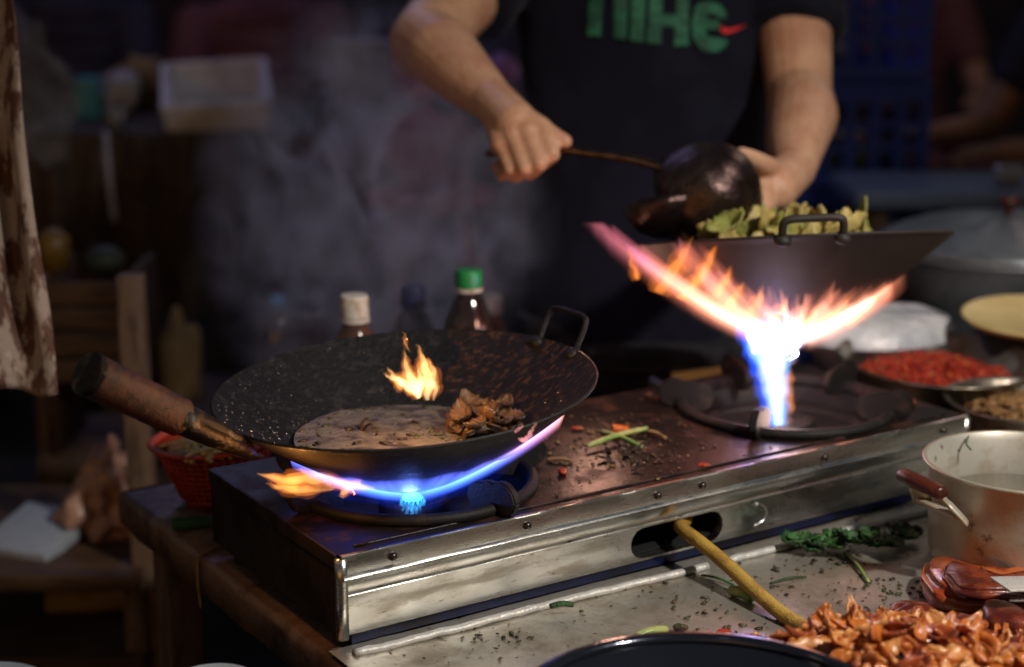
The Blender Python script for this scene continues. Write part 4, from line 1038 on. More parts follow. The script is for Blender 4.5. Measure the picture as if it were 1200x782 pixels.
for k in range(120):
    x, y = R.gauss(270, 24), R.gauss(531, 8)
    P = U(x, y, zbr-.002+.010*R.random()); an = R.uniform(0, 6); l = R.uniform(.010, .022); d_ = Vector((math.cos(an)*l, math.sin(an)*l, R.uniform(-.004, .004)))
    if (P-Vector((bc_.x, bc_.y+.02, P.z))).length > .062: P = Vector((bc_.x, bc_.y+.02, P.z))+(P-Vector((bc_.x, bc_.y+.02, P.z))).normalized()*R.uniform(.02, .06)
    tube(bm, spline([P-d_, P+Vector((R.uniform(-.006, .006), R.uniform(-.006, .006), .004)), P+d_], 4), R.uniform(.0018, .003), 7, sq=.6)
lathe(bm, [(0, zbr-.003), (.05, zbr-.006), (.04, zz0+.01), (0, zz0+.01)], 30, T)
tag(obj('pale_noodles', bm, sprout), 'pale yellow strips of vegetable piled in the red basket', 'vegetable strips', kind='stuff')
bm = bmesh.new(); P = U(225, 612, ZT+.006); box(bm, (-.02, -.008, -.004), (.02, .008, .004), Matrix.Translation(P) @ Matrix.Rotation(.2, 4, 'Z'), bev=.002)
tag(rebase(obj('green_sponge', bm, M('green_sponge', (.01, .07, .02), .8)), P), 'small green sponge on the table below the red basket', 'sponge')

# ------------------------------------------------------------------ the cook
def hand(bm, wrist, mcps, pips, dips, tips, thumb, rw=.024, rf=.0092):
    pm = sum((Vector(m) for m in mcps), Vector())/len(mcps)
    for m in mcps: capsule(bm, Vector(wrist).lerp(pm, .1), m, rw*.72, rf*1.35)
    capsule(bm, wrist, Vector(wrist).lerp(pm, .55), rw, rw*.86)
    for k, (a, b, c_, d_) in enumerate(zip(mcps, pips, dips, tips)):
        s = (1, 1.04, 1, .86)[k]; chain(bm, [a, b, c_, d_], [rf*1.12*s, rf*1.0*s, rf*.9*s, rf*.76*s])
    chain(bm, thumb, [rf*1.7, rf*1.3, rf*1.1, rf*.85][:len(thumb)])
cook = empty('person', Vector((.185, 2.30, FLOOR)), 'person in a navy printed t-shirt tossing food over the right burner', 'person')
shL, shR = D(592, -62, 2.27), D(925, -62, 2.27)        # picture left / right
elL, wrL = D(497, 47, 2.06), D(574, 116, 1.94)
elR, wrR = D(937, 112, 2.17), D(930, 198, 1.975)
cx = (shL.x+shR.x)/2; cy = 2.30; shz = (shL.z+shR.z)/2
bm = bmesh.new()
# arms
chain(bm, [shL, shL.lerp(elL, .5), elL], [.056, .052, .043])
chain(bm, [elL, elL.lerp(wrL, .28)+Vector((0, 0, .004)), elL.lerp(wrL, .65), wrL], [.043, .0440, .0365, .0275])
ball(bm, elL+Vector((-.006, .012, -.014)), (.036, .036, .034), 3)
ball(bm, elL.lerp(wrL, .22)+Vector((.008, -.008, .008)), (.040, .040, .036), 3)
chain(bm, [shR, shR.lerp(elR, .5)+Vector((0, 0, 0)), elR], [.058, .050, .0425])
chain(bm, [elR, elR.lerp(wrR, .30)+Vector((.006, 0, .0)), elR.lerp(wrR, .68), wrR], [.0425, .0450, .0370, .0270])
# hands
mc = [D(634, 150, 1.868), D(618, 154, 1.866), D(602, 161, 1.868), D(587, 170, 1.874)]
pi_ = [D(647, 181, 1.850), D(632, 192, 1.846), D(615, 197, 1.850), D(598, 198, 1.860)]
di = [D(637, 191, 1.874), D(621, 203, 1.872), D(604, 207, 1.876), D(588, 206, 1.884)]
ti = [D(626, 178, 1.892), D(612, 190, 1.893), D(596, 194, 1.896), D(582, 194, 1.900)]
hand(bm, wrL, mc, pi_, di, ti, [D(598, 131, 1.898), D(624, 143, 1.872), D(644, 156, 1.862), D(663, 166, 1.857)], rf=.0094)
capsule(bm, wrL, D(604, 146, 1.885), .027, .027)
mc = [D(896, 208, 1.885), D(894, 220, 1.875), D(893, 231, 1.868), D(893, 242, 1.862)]
pi_ = [D(876, 200, 1.875), D(871, 217, 1.868), D(871, 233, 1.86), D(884, 253, 1.85)]
di = [D(860, 203, 1.868), D(854, 219, 1.862), D(856, 237, 1.852), D(888, 262, 1.842)]
ti = [D(848, 208, 1.866), D(842, 222, 1.858), D(846, 241, 1.85), D(895, 266, 1.838)]
hand(bm, wrR, mc, pi_, di, ti, [D(912, 205, 1.91), D(896, 194, 1.865), D(882, 186, 1.845), D(869, 180, 1.835)])
capsule(bm, wrR, D(908, 222, 1.895), .027, .026)
# neck, head, torso, legs
nk = Vector((cx, cy+.01, shz+.055)); hd = nk+Vector((-.01, -.045, .14))
capsule(bm, nk-Vector((0, 0, .06)), nk+Vector((0, -.02, .05)), .058, .052)
ball(bm, hd, (.073, .092, .108), 3); ball(bm, hd+Vector((0, -.035, -.05)), (.055, .055, .055), 3)
ball(bm, hd+Vector((0, -.094, -.022)), (.011, .014, .012), 2); capsule(bm, hd+Vector((0, -.086, .012)), hd+Vector((0, -.098, -.02)), .006, .010)
for s in (-1, 1):
    ball(bm, hd+Vector((s*.074, .005, -.008)), (.010, .018, .028), 2)
    ball(bm, hd+Vector((s*.03, -.080, .004)), (.015, .010, .008), 2)
ball(bm, hd+Vector((0, -.088, -.052)), (.022, .008, .006), 2)
for a, b in (((shz-.02, .15, .085), (shz-.20, .145, .095)), ((shz-.20, .145, .095), (shz-.42, .135, .09)), ((shz-.42, .135, .09), (-.02, .15, .10))):
    for k in range(4):
        t_ = k/3; z = a[0]+(b[0]-a[0])*t_; ball(bm, (cx, cy, z), (a[1]+(b[1]-a[1])*t_, a[2]+(b[2]-a[2])*t_, .07), 3)
for s in (-1, 1):
    chain(bm, [(cx+s*.09, cy, -.05), (cx+s*.10, cy-.02, -.42), (cx+s*.10, cy+.01, -.84)], [.075, .052, .036])
    capsule(bm, (cx+s*.10, cy+.03, -.865), (cx+s*.11, cy-.13, -.878), .03, .022)
body = obj('body', bm, skin, cook); union(body, .0030, 2)
# eyes / hair
bm = bmesh.new(); ball(bm, hd+Vector((0, .018, .022)), (.080, .092, .098), 3, jit=.06, fr=6); obj('hair', bm, hair, cook)
for s in (-1, 1):
    bm = bmesh.new(); ball(bm, hd+Vector((s*.03, -.083, .004)), (.009, .007, .006), 2); obj('eye', bm, M('dark_eye', (.02, .015, .012), .1), cook)
# t-shirt
bm = bmesh.new()
secs = [(shz+.045, .085, .075), (shz+.02, .15, .088), (shz-.05, .175, .104), (shz-.14, .172, .112), (shz-.26, .166, .115), (shz-.38, .166, .118), (shz-.50, .172, .122), (shz-.62, .180, .126)]
def sec(t):
    q = [Vector(x) for x in secs]; q = [2*q[0]-q[1]]+q+[2*q[-1]-q[-2]]; i = min(int(t)+1, len(q)-3); f = t-(i-1); a, b, c_, d = q[i-1:i+3]
    return .5*((2*b)+(c_-a)*f+(2*a-5*b+4*c_-d)*f*f+(3*b-a-3*c_+d)*f**3)
rg = [sec((len(secs)-1)*k/50) for k in range(51)]
lathe(bm, [(0, 0)]+[(1, k) for k in range(51)]+[(0, 50)], 64, fn=lambda r, z, a, k: (r, z))
for v in bm.verts:
    k = int(round(v.co.z)); q = rg[k]; r_ = math.hypot(v.co.x, v.co.y)
    v.co = Vector((cx+v.co.x*q[1], cy+v.co.y*q[2], q[0]))
def sleeve(bm, sh, el, f, r0, r1, inner):
    d_ = (el-sh); end = sh+d_*f
    tube(bm, [inner, sh-d_*.05, sh+d_*f*.5, end-d_*.01, end], [r0*1.05, r0*1.05, (r0+r1)/2, r1, r1*.98], 30)
sleeve(bm, shL, elL, .56, .070, .068, Vector((cx-.08, cy, shz-.02)))
sleeve(bm, shR, elR, .60, .072, .066, Vector((cx+.08, cy, shz-.02)))
shirt = obj('shirt', bm, navy, cook); union(shirt, .006, 6)
# soft folds in the cloth
me = shirt.data
for v, nrm in [(v, v.normal.copy()) for v in me.vertices]:
    p = v.co
    f = .009*noise.noise(Vector((p.x*9+p.z*5, p.y*9, p.z*3.2)))+.004*noise.noise(Vector((p.x*22-p.z*12, p.y*22, p.z*9)))
    v.co = p+nrm*f
me.update()
bm = bmesh.new()
tube(bm, [(cx, cy, shz-.52), (cx, cy, -.05), (cx, cy, -.12)], [.13, .155, .14], 36, sq=1)
for v in bm.verts: v.co.x = cx+(v.co.x-cx)*1.18
for s in (-1, 1): tube(bm, [(cx+s*.085, cy, -.03), (cx+s*.10, cy-.02, -.42), (cx+s*.10, cy+.01, -.83)], [.098, .078, .062], 26)
tr_ = obj('trousers', bm, navy2, cook); union(tr_, .008, 3)
for s in (-1, 1):
    bm = bmesh.new(); ball(bm, (cx+s*.105, cy-.05, -.862), (.048, .13, .038), 3); obj('shoe', bm, M('dark_shoe', (.02, .02, .02), .5), cook)
# print on the chest, laid on the cloth
bpy.context.view_layer.update()
vs = [shirt.matrix_world @ v.co for v in me.vertices]
MWS = mw(cook)
vs = [MWS @ v.co for v in me.vertices]
bvh = BVHTree.FromPolygons(vs, [tuple(p.vertices) for p in me.polygons])
def chest(x, y, lift=.0016):
    o_ = D(x, y, .5); d_ = (D(x, y, 2.5)-o_).normalized()
    h, n_, i_, ds = bvh.ray_cast(o_, d_)
    if h is None: h = o_+d_*1.7; n_ = Vector((0, -1, 0))
    if n_.y > 0: n_ = -n_
    return h, n_
K5 = 1/5.4545
def glyph(name, poly, m):
    """thin printed shape following the cloth"""
    bm = bmesh.new(); vv = [bm.verts.new((x, y, 0)) for x, y in poly]; bm.faces.new(vv)
    bmesh.ops.triangulate(bm, faces=bm.faces[:])
    for _ in range(5):
        es = [e for e in bm.edges if e.calc_length() > 22]
        if not es: break
        bmesh.ops.subdivide_edges(bm, edges=es, cuts=1); bmesh.ops.triangulate(bm, faces=[f for f in bm.faces if len(f.verts) > 3])
    for v in bm.verts:
        h, n_ = chest(680+v.co.x*K5, v.co.y*K5); v.co = h+n_*.0026
    r = bmesh.ops.solidify(bm, geom=bm.faces[:], thickness=.0008)
    bmesh.ops.recalc_face_normals(bm, faces=bm.faces)
    obj(name, bm, m, cook)
glyph('printed_letter', [(45, 235), (130, 240), (150, 0), (158, -20), (205, -20), (215, 0), (215, 250), (295, 262), (305, 0), (300, -50), (270, -95), (110, -95), (75, -60), (60, 0)], greenp)
glyph('printed_letter', [(320, 265), (405, 275), (415, 0), (418, -95), (330, -95), (326, 0)], greenp)
glyph('printed_letter', [(425, 275), (515, 285), (518, 170), (600, 176), (595, 295), (690, 302), (693, 0), (695, -95), (610, -95), (606, 95), (520, 92), (526, 0), (528, -95), (442, -95), (438, 0)], greenp)
glyph('printed_letter', [(935, 120), (925, 70), (890, 30), (820, 8), (760, 20), (722, 60), (708, 130), (708, 210), (722, 270), (760, 315), (820, 335), (880, 333), (925, 305), (938, 260), (870, 245), (815, 240), (797, 220), (800, 200), (830, 190), (870, 190), (884, 170), (886, 150), (878, 132), (830, 128), (800, 118), (797, 100), (815, 90), (850, 92), (885, 120)], greenp)
glyph('printed_tick', [(905, 155), (892, 185), (896, 207), (925, 217), (970, 205), (1055, 165), (960, 185), (925, 188), (910, 178)], redp)
# ladle in the cook's right hand
root = empty('ladle', D(640, 175, 1.872), 'steel ladle with a long orange tinged handle gripped in the fist of the cook', 'ladle')
bm = bmesh.new(); P = [D(572, 180, 1.905), D(600, 178, 1.885), D(645, 175, 1.870), D(700, 181, 1.85), D(745, 188, 1.83), D(774, 197, 1.815), D(786, 212, 1.81)]
tube(bm, spline(P, 8), .0060, 12, sq=.8); obj('ladle_handle', bm, ladlem, root)
bm = bmesh.new(); lc = D(779, 240, 1.81); La = frame(Vector((-.15, .35, .9)))
lathe(bm, [(0, -.036), (.018, -.034), (.034, -.024), (.044, -.008), (.046, .002), (.044, .002), (.033, -.021), (.017, -.031), (0, -.033)], 48, Matrix.Translation(lc) @ La.to_4x4()); obj('ladle_bowl', bm, bowlm, root)
# dark bowl in the other hand
root = empty('tilted_bowl', D(838, 222, 1.82), 'shiny dark bowl tipped over the right wok by the other hand', 'bowl')
bm = bmesh.new(); bo = D(834, 224, 1.815); Bo = frame(Vector((.42, -.50, .62)))
lathe(bm, [(0, .050), (.020, .050), (.022, .046), (.036, .040), (.052, .022), (.060, 0), (.064, -.018), (.0655, -.018), (.062, 0)][:7]+[(.0625, -.018), (.0585, 0), (.050, .020), (.034, .037), (0, .044)], 64, Matrix.Translation(bo) @ Bo.to_4x4()); obj('bowl_wall', bm, bowlm, root)

# ------------------------------------------------------------------ left: hanging cloth, clear bag
bm = bmesh.new(); nx, nz_ = 40, 60; gt, gb = [], []
for i in range(nx+1):
    rt, rb_ = [], []
    for j in range(nz_+1):
        t_ = j/nz_; py = -60+(518)*t_; xr = 2+66*t_**.8+3*math.sin(t_*9); s = i/nx; x = xr-(1-s)*170
        P = D(x, py+3*math.sin(s*9)*(t_**4)*2, 1.70); w = .012*math.sin(s*17+t_*1.5)+.012*noise.noise(Vector((s*6, t_*4, 0)))
        rt.append(bm.verts.new(P+Vector((0, w, 0)))); rb_.append(bm.verts.new(P+Vector((0, w+.002, 0))))
    gt.append(rt); gb.append(rb_)
for i in range(nx):
    for j in range(nz_):
        bm.faces.new((gt[i][j], gt[i][j+1], gt[i+1][j+1], gt[i+1][j])); bm.faces.new((gb[i][j], gb[i+1][j], gb[i+1][j+1], gb[i][j+1]))
for i in range(nx): bm.faces.new((gt[i][-1], gb[i][-1], gb[i+1][-1], gt[i+1][-1]))
for j in range(nz_): bm.faces.new((gt[-1][j], gt[-1][j+1], gb[-1][j+1], gb[-1][j]))
tag(obj('hanging_cloth', bm, cloth), 'pale cloth with brown stains hanging at the left edge', 'cloth')
bm = bmesh.new(); P = D(22, 100, 2.6); ball(bm, P, (.075, .05, .12), 4, Matrix.Rotation(-.35, 3, 'Y'), jit=.45, fr=2.4, seed=2)
tag(rebase(obj('clear_bag', bm, clearbag), P), 'crumpled clear plastic bag behind the hanging stained cloth', 'plastic bag')

# ------------------------------------------------------------------ background left
def tablething(name, c, w, d, ztop, label, m, legm, th=.03, drape=0):
    root = empty(name, (c.x, c.y, FLOOR), label, 'table')
    bm = bmesh.new(); box(bm, (c.x-w/2, c.y-d/2, ztop-th), (c.x+w/2, c.y+d/2, ztop), bev=.004); obj('table_top', bm, m, root)
    if drape:
        bm = bmesh.new(); n = 80; A, B, A2, B2 = [], [], [], []
        for i in range(n+1):
            x = c.x-w/2+w*i/n; y = c.y-d/2-.006; y2 = y-.02-.015*math.sin(i*.7)-.02*noise.noise(Vector((i*.2, 0, 0)))
            A.append(bm.verts.new((x, y, ztop+.003))); B.append(bm.verts.new((x, y2, ztop-drape+.02*noise.noise(Vector((i*.15, 3, 0))))))
            A2.append(bm.verts.new((x, y+.003, ztop+.003))); B2.append(bm.verts.new((x, y2+.003, B[-1].co.z)))
        for i in range(n):
            bm.faces.new((A[i], B[i], B[i+1], A[i+1])); bm.faces.new((A2[i], A2[i+1], B2[i+1], B2[i])); bm.faces.new((B[i], B2[i], B2[i+1], B[i+1]))
        obj('hanging_cover', bm, m, root)
    for sx in (-1, 1):
        for sy in (-1, 1):
            bm = bmesh.new(); x, y = c.x+sx*(w/2-.05), c.y+sy*(d/2-.05); box(bm, (x-.02, y-.02, FLOOR), (x+.02, y+.02, ztop-th)); obj('leg', bm, legm, root)
    return root
tc_ = D(215, 158, 3.3); tz = tc_.z
tablething('stall_table', Vector((tc_.x+.02, tc_.y+.33, 0)), .78, .66, tz, 'neighbouring stall table with a hanging dark brown cover behind the smoke', browntarp, postm, drape=.36)
# foam box, open, flaring
def openbox(name, c, w, d, h, z, m, label, cat, rot=0, flare=1.2):
    bm = bmesh.new(); T = Matrix.Translation((c.x, c.y, z)) @ Matrix.Rotation(rot, 4, 'Z'); t_ = .014
    def ring(s, zz, off): return [bm.verts.new(T @ Vector((x*(w/2*s-off), y*(d/2*s-off), zz))) for x, y in ((-1, -1), (1, -1), (1, 1), (-1, 1))]
    Rg = [ring(1, 0, 0), ring(flare, h, 0), ring(flare, h, t_), ring(1, t_, t_)]
    bm.faces.new(Rg[0][::-1]); bm.faces.new(Rg[3])
    for A, B in zip(Rg, Rg[1:]):
        for i in range(4): bm.faces.new((A[i], A[(i+1) % 4], B[(i+1) % 4], B[i]))
    bmesh.ops.bevel(bm, geom=bm.edges[:], offset=.004, segments=2, affect='EDGES')
    return tag(rebase(obj(name, bm, m, smooth=False), (c.x, c.y, z)), label, cat)
fb = D(245, 150, 3.36)
openbox('foam_box', Vector((fb.x, fb.y+.12, 0)), .20, .22, .095, tz+.001, foam, 'open white foam box on the dark table behind the smoke', 'box', .18, 1.12).rotation_euler.x = math.radians(17)
bm = bmesh.new(); P = D(103, 100, 3.55); box(bm, (P.x-.025, P.y-.025, tz+.001), (P.x+.025, P.y+.025, tz+.09), bev=.006)
tag(rebase(obj('teal_cup', bm, teal), (P.x, P.y, tz)), 'small teal container on the dark table left of the foam box', 'container')
bm = bmesh.new(); P = D(165, 88, 3.7); ball(bm, (P.x, P.y, tz+.06), (.07, .05, .06), 3, jit=.4, fr=2)
tag(rebase(obj('brown_bag', bm, sack), (P.x, P.y, tz)), 'brown crumpled bag on the dark table between teal container and foam box', 'bag')
bm = bmesh.new(); P = D(138, 100, 3.6); ball(bm, (P.x, P.y, tz+.05), (.045, .04, .05), 3, jit=.4, fr=2, seed=4)
tag(rebase(obj('grey_bag', bm, greyw), (P.x, P.y, tz)), 'grey plastic bag beside the teal container', 'bag')
bm = bmesh.new(); P = D(128, 124, 3.28); lathe(bm, [(0, 0), (.016, 0), (.02, .05), (.018, .05), (.014, .003), (0, .003)], 24, Matrix.Translation((P.x, P.y+.05, tz+.001)))
tag(rebase(obj('small_glass', bm, M('shiny_glass', (.15, .15, .17), .05, coat=1)), (P.x, P.y+.05, tz)), 'small shiny glass at the front edge of the dark table', 'glass')
bm = bmesh.new(); P = D(195, 245, 3.05); P.z = FLOOR; ball(bm, (P.x, P.y-.12, P.z+.36), (.06, .07, .36), 4, Matrix.Rotation(.12, 3, 'Y'), jit=.3, fr=1.5)
tag(rebase(obj('upright_sack', bm, sack), P), 'tan sack standing on the ground in front of the dark table', 'sack')
bm = bmesh.new(); tube(bm, spline([D(124, 156, 3.24), D(127, 200, 3.2), D(134, 260, 3.18)], 6), .006, 8)
tag(obj('grey_rope', bm, greyw), 'grey cord hanging down the front of the dark table', 'cord')
P = D(166, 560, 2.15)
bm = bmesh.new(); box(bm, (P.x-.016, P.y-.016, FLOOR), (P.x+.016, P.y+.016, ZY(322, P.y)), bev=.003)
tag(rebase(obj('wooden_post', bm, postm), (P.x, P.y, FLOOR)), 'thin upright wooden post behind the left corner of the work table', 'post')
P = D(108, 395, 2.6)
root = empty('wooden_crate', (P.x, P.y+.1, P.z-.2), 'old brown wooden crate behind the wok handle', 'crate')
for k in range(4):
    bm = bmesh.new(); z = P.z-.075+k*.042; box(bm, (P.x-.085, P.y, z), (P.x+.06, P.y+.012, z+.036), bev=.002); obj('slat', bm, plank, root)
for sx in (-.085, .05):
    bm = bmesh.new(); box(bm, (P.x+sx, P.y+.013, P.z-.2), (P.x+sx+.014, P.y+.2, P.z+.095)); obj('side_board', bm, plank, root)
st_ = empty('crate_stand', (P.x, P.y+.1, FLOOR), 'dark stand under the old wooden crate', 'stand')
bm = bmesh.new(); box(bm, (P.x-.1, P.y, P.z-.24), (P.x+.08, P.y+.25, P.z-.2)); obj('stand_top', bm, postm, st_)
for sx in (-.09, .05):
    bm = bmesh.new(); box(bm, (P.x+sx, P.y+.05, FLOOR), (P.x+sx+.03, P.y+.08, P.z-.24)); obj('leg', bm, postm, st_)
bm = bmesh.new(); Q = D(62, 292, 2.62); lathe(bm, [(0, 0), (.024, 0), (.026, .05), (.012, .065), (0, .065)], 24, Matrix.Translation((Q.x, P.y+.06, P.z+.0955)))
tag(rebase(obj('yellow_jar', bm, M('yellow_jar', (.14, .08, .012), .4)), (Q.x, P.y+.06, P.z+.0955)), 'little yellow jar standing on the wooden crate', 'jar')
bm = bmesh.new(); Q = D(120, 335, 2.62); lathe(bm, [(0, 0), (.03, 0), (.033, .02), (.02, .035), (0, .038)], 24, Matrix.Translation((Q.x, P.y+.06, P.z+.0955)))
tag(rebase(obj('green_jar', bm, M('dull_green', (.02, .03, .02), .6)), (Q.x, P.y+.06, P.z+.0955)), 'dull green pot beside the yellow jar on the wooden crate', 'jar')
# low shelf lower left
P = D(75, 668, 2.15); sh_ = empty('low_shelf', (P.x, P.y, FLOOR), 'rough wooden shelf unit at the lower left below the wok handle', 'shelf')
for zt, nm in ((P.z, 0), (P.z-.115, 1), (P.z-.23, 2)):
    bm = bmesh.new(); box(bm, (P.x-.22, P.y-.02, zt-.022), (P.x+.10, P.y+.34, zt), bev=.002); obj('shelf_board', bm, plank, sh_)
for sx, sy in ((-.22, 0), (.075, 0), (-.22, .31), (.075, .31)):
    bm = bmesh.new(); box(bm, (P.x+sx, P.y+sy, FLOOR), (P.x+sx+.025, P.y+sy+.025, P.z-.0225)); obj('post', bm, postm, sh_)
bm = bmesh.new(); Q = Vector((D(32, 625, 2.2).x, P.y+.10, P.z+.012)); box(bm, (-.055, -.06, -.01), (.055, .06, .01), Matrix.Translation(Q) @ Matrix.Rotation(-.35, 4, 'Z') @ Matrix.Rotation(.18, 4, 'X'), bev=.002)
tag(rebase(obj('paper_stack', bm, paper), Q), 'stack of bluish printed papers on the low wooden shelf', 'papers')
bm = bmesh.new(); Q = Vector((D(100, 650, 2.2).x, P.y+.13, P.z))
for v_ in range(1): ball(bm, Q+Vector((0, 0, .055)), (.055, .045, .075), 5, jit=.5, fr=2.2, seed=9)
for v in bm.verts:
    h = (v.co.z-Q.z)/.13; v.co.x = Q.x+(v.co.x-Q.x)*(1.25-.9*max(0, h))+.02*max(0, h); v.co.z = max(v.co.z, Q.z+.001)
    v.co += Vector((noise.noise(v.co*60), noise.noise(v.co*60+Vector((5, 0, 0))), 0))*.006
tag(rebase(obj('plastic_bag', bm, bagm), Q), 'peaked pinkish plastic bag on the low wooden shelf', 'plastic bag')
bm = bmesh.new(); Q = Vector((D(95, 705, 2.2).x, P.y+.12, P.z-.114)); tube(bm, [Q+Vector((-.07, 0, .02)), Q+Vector((.07, .02, .02))], [.018, .02], 20)
tag(rebase(obj('rolled_mat', bm, sack), Q), 'rolled tan mat on the second board of the low shelf', 'mat')
bm = bmesh.new(); Q = D(325, 356, 2.9); lathe(bm, [(0, 0), (.012, 0), (.012, .012), (0, .014)], 16, Matrix.Translation(Q)); lathe(bm, [(0, -.18), (.03, -.18), (.03, -.03), (.01, -.001), (0, -.001)], 24, Matrix.Translation(Q), mi=1)
tag(rebase(obj('blue_capped_bottle', bm, [M('bright_blue_cap', (.02, .25, .6), .3), bottled]), Q-Vector((0, 0, .18))), 'distant dark bottle with a bright blue cap left of the smoke', 'bottle')
bmq = bmesh.new(); box(bmq, (Q.x-.25, Q.y-.08, Q.z-.21), (Q.x+.25, Q.y+.2, Q.z-.181), bev=.003)
rq = empty('dark_bench', (Q.x, Q.y, FLOOR), 'dark bench in the smoke carrying the blue capped bottle', 'bench'); obj('seat', bmq, browntarp, rq)
for sx in (-.22, .2):
    bm = bmesh.new(); box(bm, (Q.x+sx, Q.y, FLOOR), (Q.x+sx+.03, Q.y+.1, Q.z-.211)); obj('leg', bm, postm, rq)

# ------------------------------------------------------------------ people far behind
def seated(x, y, face, label, shirtm, trm, skinm, seat=-.46, bare=False, lean=.0, scale=1, seed=0):
    """a sitting figure; face = direction it looks (radians)"""
    root = empty('person', (x, y, FLOOR), label, 'person', 'people sitting in the market behind', rot=(0, 0, face))
    r_ = random.Random(seed); T = mw(root); f = lambda a, b, c_: T @ Vector((a, b, c_))
    hz = seat-FLOOR+.06; bm = bmesh.new()
    sh = [f(-.19, .02+lean, hz+.46), f(.19, .02+lean, hz+.46)]; kn = [f(-.12, .44, hz+.06), f(.13, .42, hz+.05)]; ft = [f(-.13, .40, .07), f(.14, .46, .07)]
    for s in (0, 1):
        sg = -1 if s == 0 else 1
        chain(bm, [f(sg*.09, 0, hz), kn[s], ft[s]], [.082, .056, .040]); capsule(bm, ft[s]+Vector((0, 0, -.03)), f(sg*.14, .60, .035), .032, .026)
        eb = f(sg*.25, .14+lean, hz+.20); wr = f(sg*.14, .36+lean*.5, hz+.20)
        chain(bm, [sh[s], eb, wr], [.052, .040, .028])
        for q in range(4): chain(bm, [wr, wr+T.to_3x3() @ Vector((-.015+q*.016, .08, 0)), wr+T.to_3x3() @ Vector((-.015+q*.016, .12, -.03))], [.016, .010, .008])
        chain(bm, [wr, wr+T.to_3x3() @ Vector((-sg*.04, .04, 0)), wr+T.to_3x3() @ Vector((-sg*.05, .07, -.01))], [.016, .012, .009])
    for k in range(7): ball(bm, f(0, lean*k/7, hz+.06+.065*k), (.15, .11, .07), 3, T.to_3x3())
    h = f(0, .05+lean, hz+.74); capsule(bm, f(0, lean, hz+.50), f(0, .03+lean, hz+.64), .055, .05); ball(bm, h, (.075, .095, .11), 3, T.to_3x3()); ball(bm, f(0, .15+lean, hz+.72), (.012, .015, .015), 2, T.to_3x3())
    b_ = obj('body', bm, skinm, root); union(b_, .010, 2)
    bm = bmesh.new()
    for k in range(8): ball(bm, f(0, lean*k/8, hz+.02+.066*k), (.175-.0*k, .135, .075), 3, T.to_3x3())
    for s in (0, 1):
        sg = -1 if s == 0 else 1; eb = f(sg*.25, .14+lean, hz+.20); capsule(bm, sh[s], sh[s].lerp(eb, .5), .068, .064)
    s_ = obj('shirt', bm, shirtm, root); union(s_, .014, 3)
    bm = bmesh.new()
    for s in (0, 1):
        sg = -1 if s == 0 else 1
        P0 = f(sg*.09, 0, hz); chain(bm, [P0, P0.lerp(kn[s], .45 if bare else 1)]+([] if bare else [ft[s]]), [.10, .088 if bare else .072]+([] if bare else [.055]))
    p_ = obj('shorts' if bare else 'trousers', bm, trm, root); union(p_, .014, 3)
    bm = bmesh.new(); ball(bm, h+T.to_3x3() @ Vector((0, -.018, .02)), (.083, .098, .102), 3, jit=.08, fr=5); obj('hair', bm, hair, root)
    st2 = empty('stool', (T @ Vector((0, -.02, 0))).to_tuple(), 'plastic stool of the '+label.replace('sitting ', '').replace(' behind the stock pot', ''), 'stool')
    bm = bmesh.new(); c_ = T @ Vector((0, -.02, 0)); lathe(bm, [(0, seat), (.15, seat), (.16, seat-.012), (.15, seat-.03), (0, seat-.03)], 32, Matrix.Translation((c_.x, c_.y, 0))); obj('seat', bm, redpl, st2)
    for k in range(4):
        a = PI/4+PI/2*k; bm = bmesh.new(); tube(bm, [(c_.x+.11*math.cos(a), c_.y+.11*math.sin(a), seat-.03), (c_.x+.16*math.cos(a), c_.y+.16*math.sin(a), FLOOR)], .014, 8); obj('leg', bm, redpl, st2)
    return root
seated(1.33, 3.72, math.radians(108), 'bare legged person, sitting at the far right edge behind the stock pot', cloth_d, cloth_d, skin2, seat=-.22, bare=True, seed=1)
seated(-.72, 4.9, math.radians(190), 'person in maroon, sitting behind the foam box', cloth_r, cloth_d, skin2, seat=-.30, seed=2)
seated(-1.35, 5.3, math.radians(170), 'person in dark clothes, sitting at the far left', cloth_d, cloth_d, skin2, seat=-.30, seed=3)
seated(-.18, 4.7, math.radians(150), 'person in dark clothes, sitting beyond the near arm of the cook', cloth_d, cloth_r, skin2, seat=-.30, seed=4)
seated(1.28, 5.6, math.radians(185), 'person in maroon, sitting right of the blue crates', cloth_r, cloth_d, skin2, seat=-.30, seed=5)

# background middle: bucket, bags
P = D(425, 128, 3.35)
rt_ = tablething('low_counter', Vector((P.x+.17, P.y+.20, 0)), .52, .40, P.z, 'low dark counter behind the elbow of the cook carrying bags and a pail', browntarp, postm, drape=.3)
bm = bmesh.new(); lathe(bm, [(0, 0), (.055, 0), (.07, .125), (.073, .128), (.066, .126), (.052, .004), (0, .004)], 40, Matrix.Translation((P.x-.01, P.y+.10, P.z+.001)))
tag(rebase(obj('grey_pail', bm, greyw), (P.x-.01, P.y+.1, P.z)), 'grey plastic pail on the low counter behind the elbow', 'pail')
bm = bmesh.new(); Q = D(505, 118, 3.45); ball(bm, (Q.x, Q.y, P.z+.05), (.09, .06, .05), 4, jit=.4, fr=2, seed=3)
tag(rebase(obj('pink_bag', bm, pinkbag), (Q.x, Q.y, P.z)), 'pink plastic bag seen under the raised forearm', 'bag')
bm = bmesh.new(); Q = D(508, 160, 3.2); ball(bm, (Q.x, Q.y-.06, Q.z-.02), (.085, .05, .075), 4, jit=.4, fr=2, seed=7)
rb0 = Vector((Q.x, Q.y-.06, Q.z-.095))
tag(rebase(obj('red_bag', bm, redbag), rb0), 'red plastic bag below the pink bag under the raised forearm', 'bag')
rq = empty('red_stool', (rb0.x, rb0.y, FLOOR), 'dark red plastic stool below the red plastic bag', 'stool')
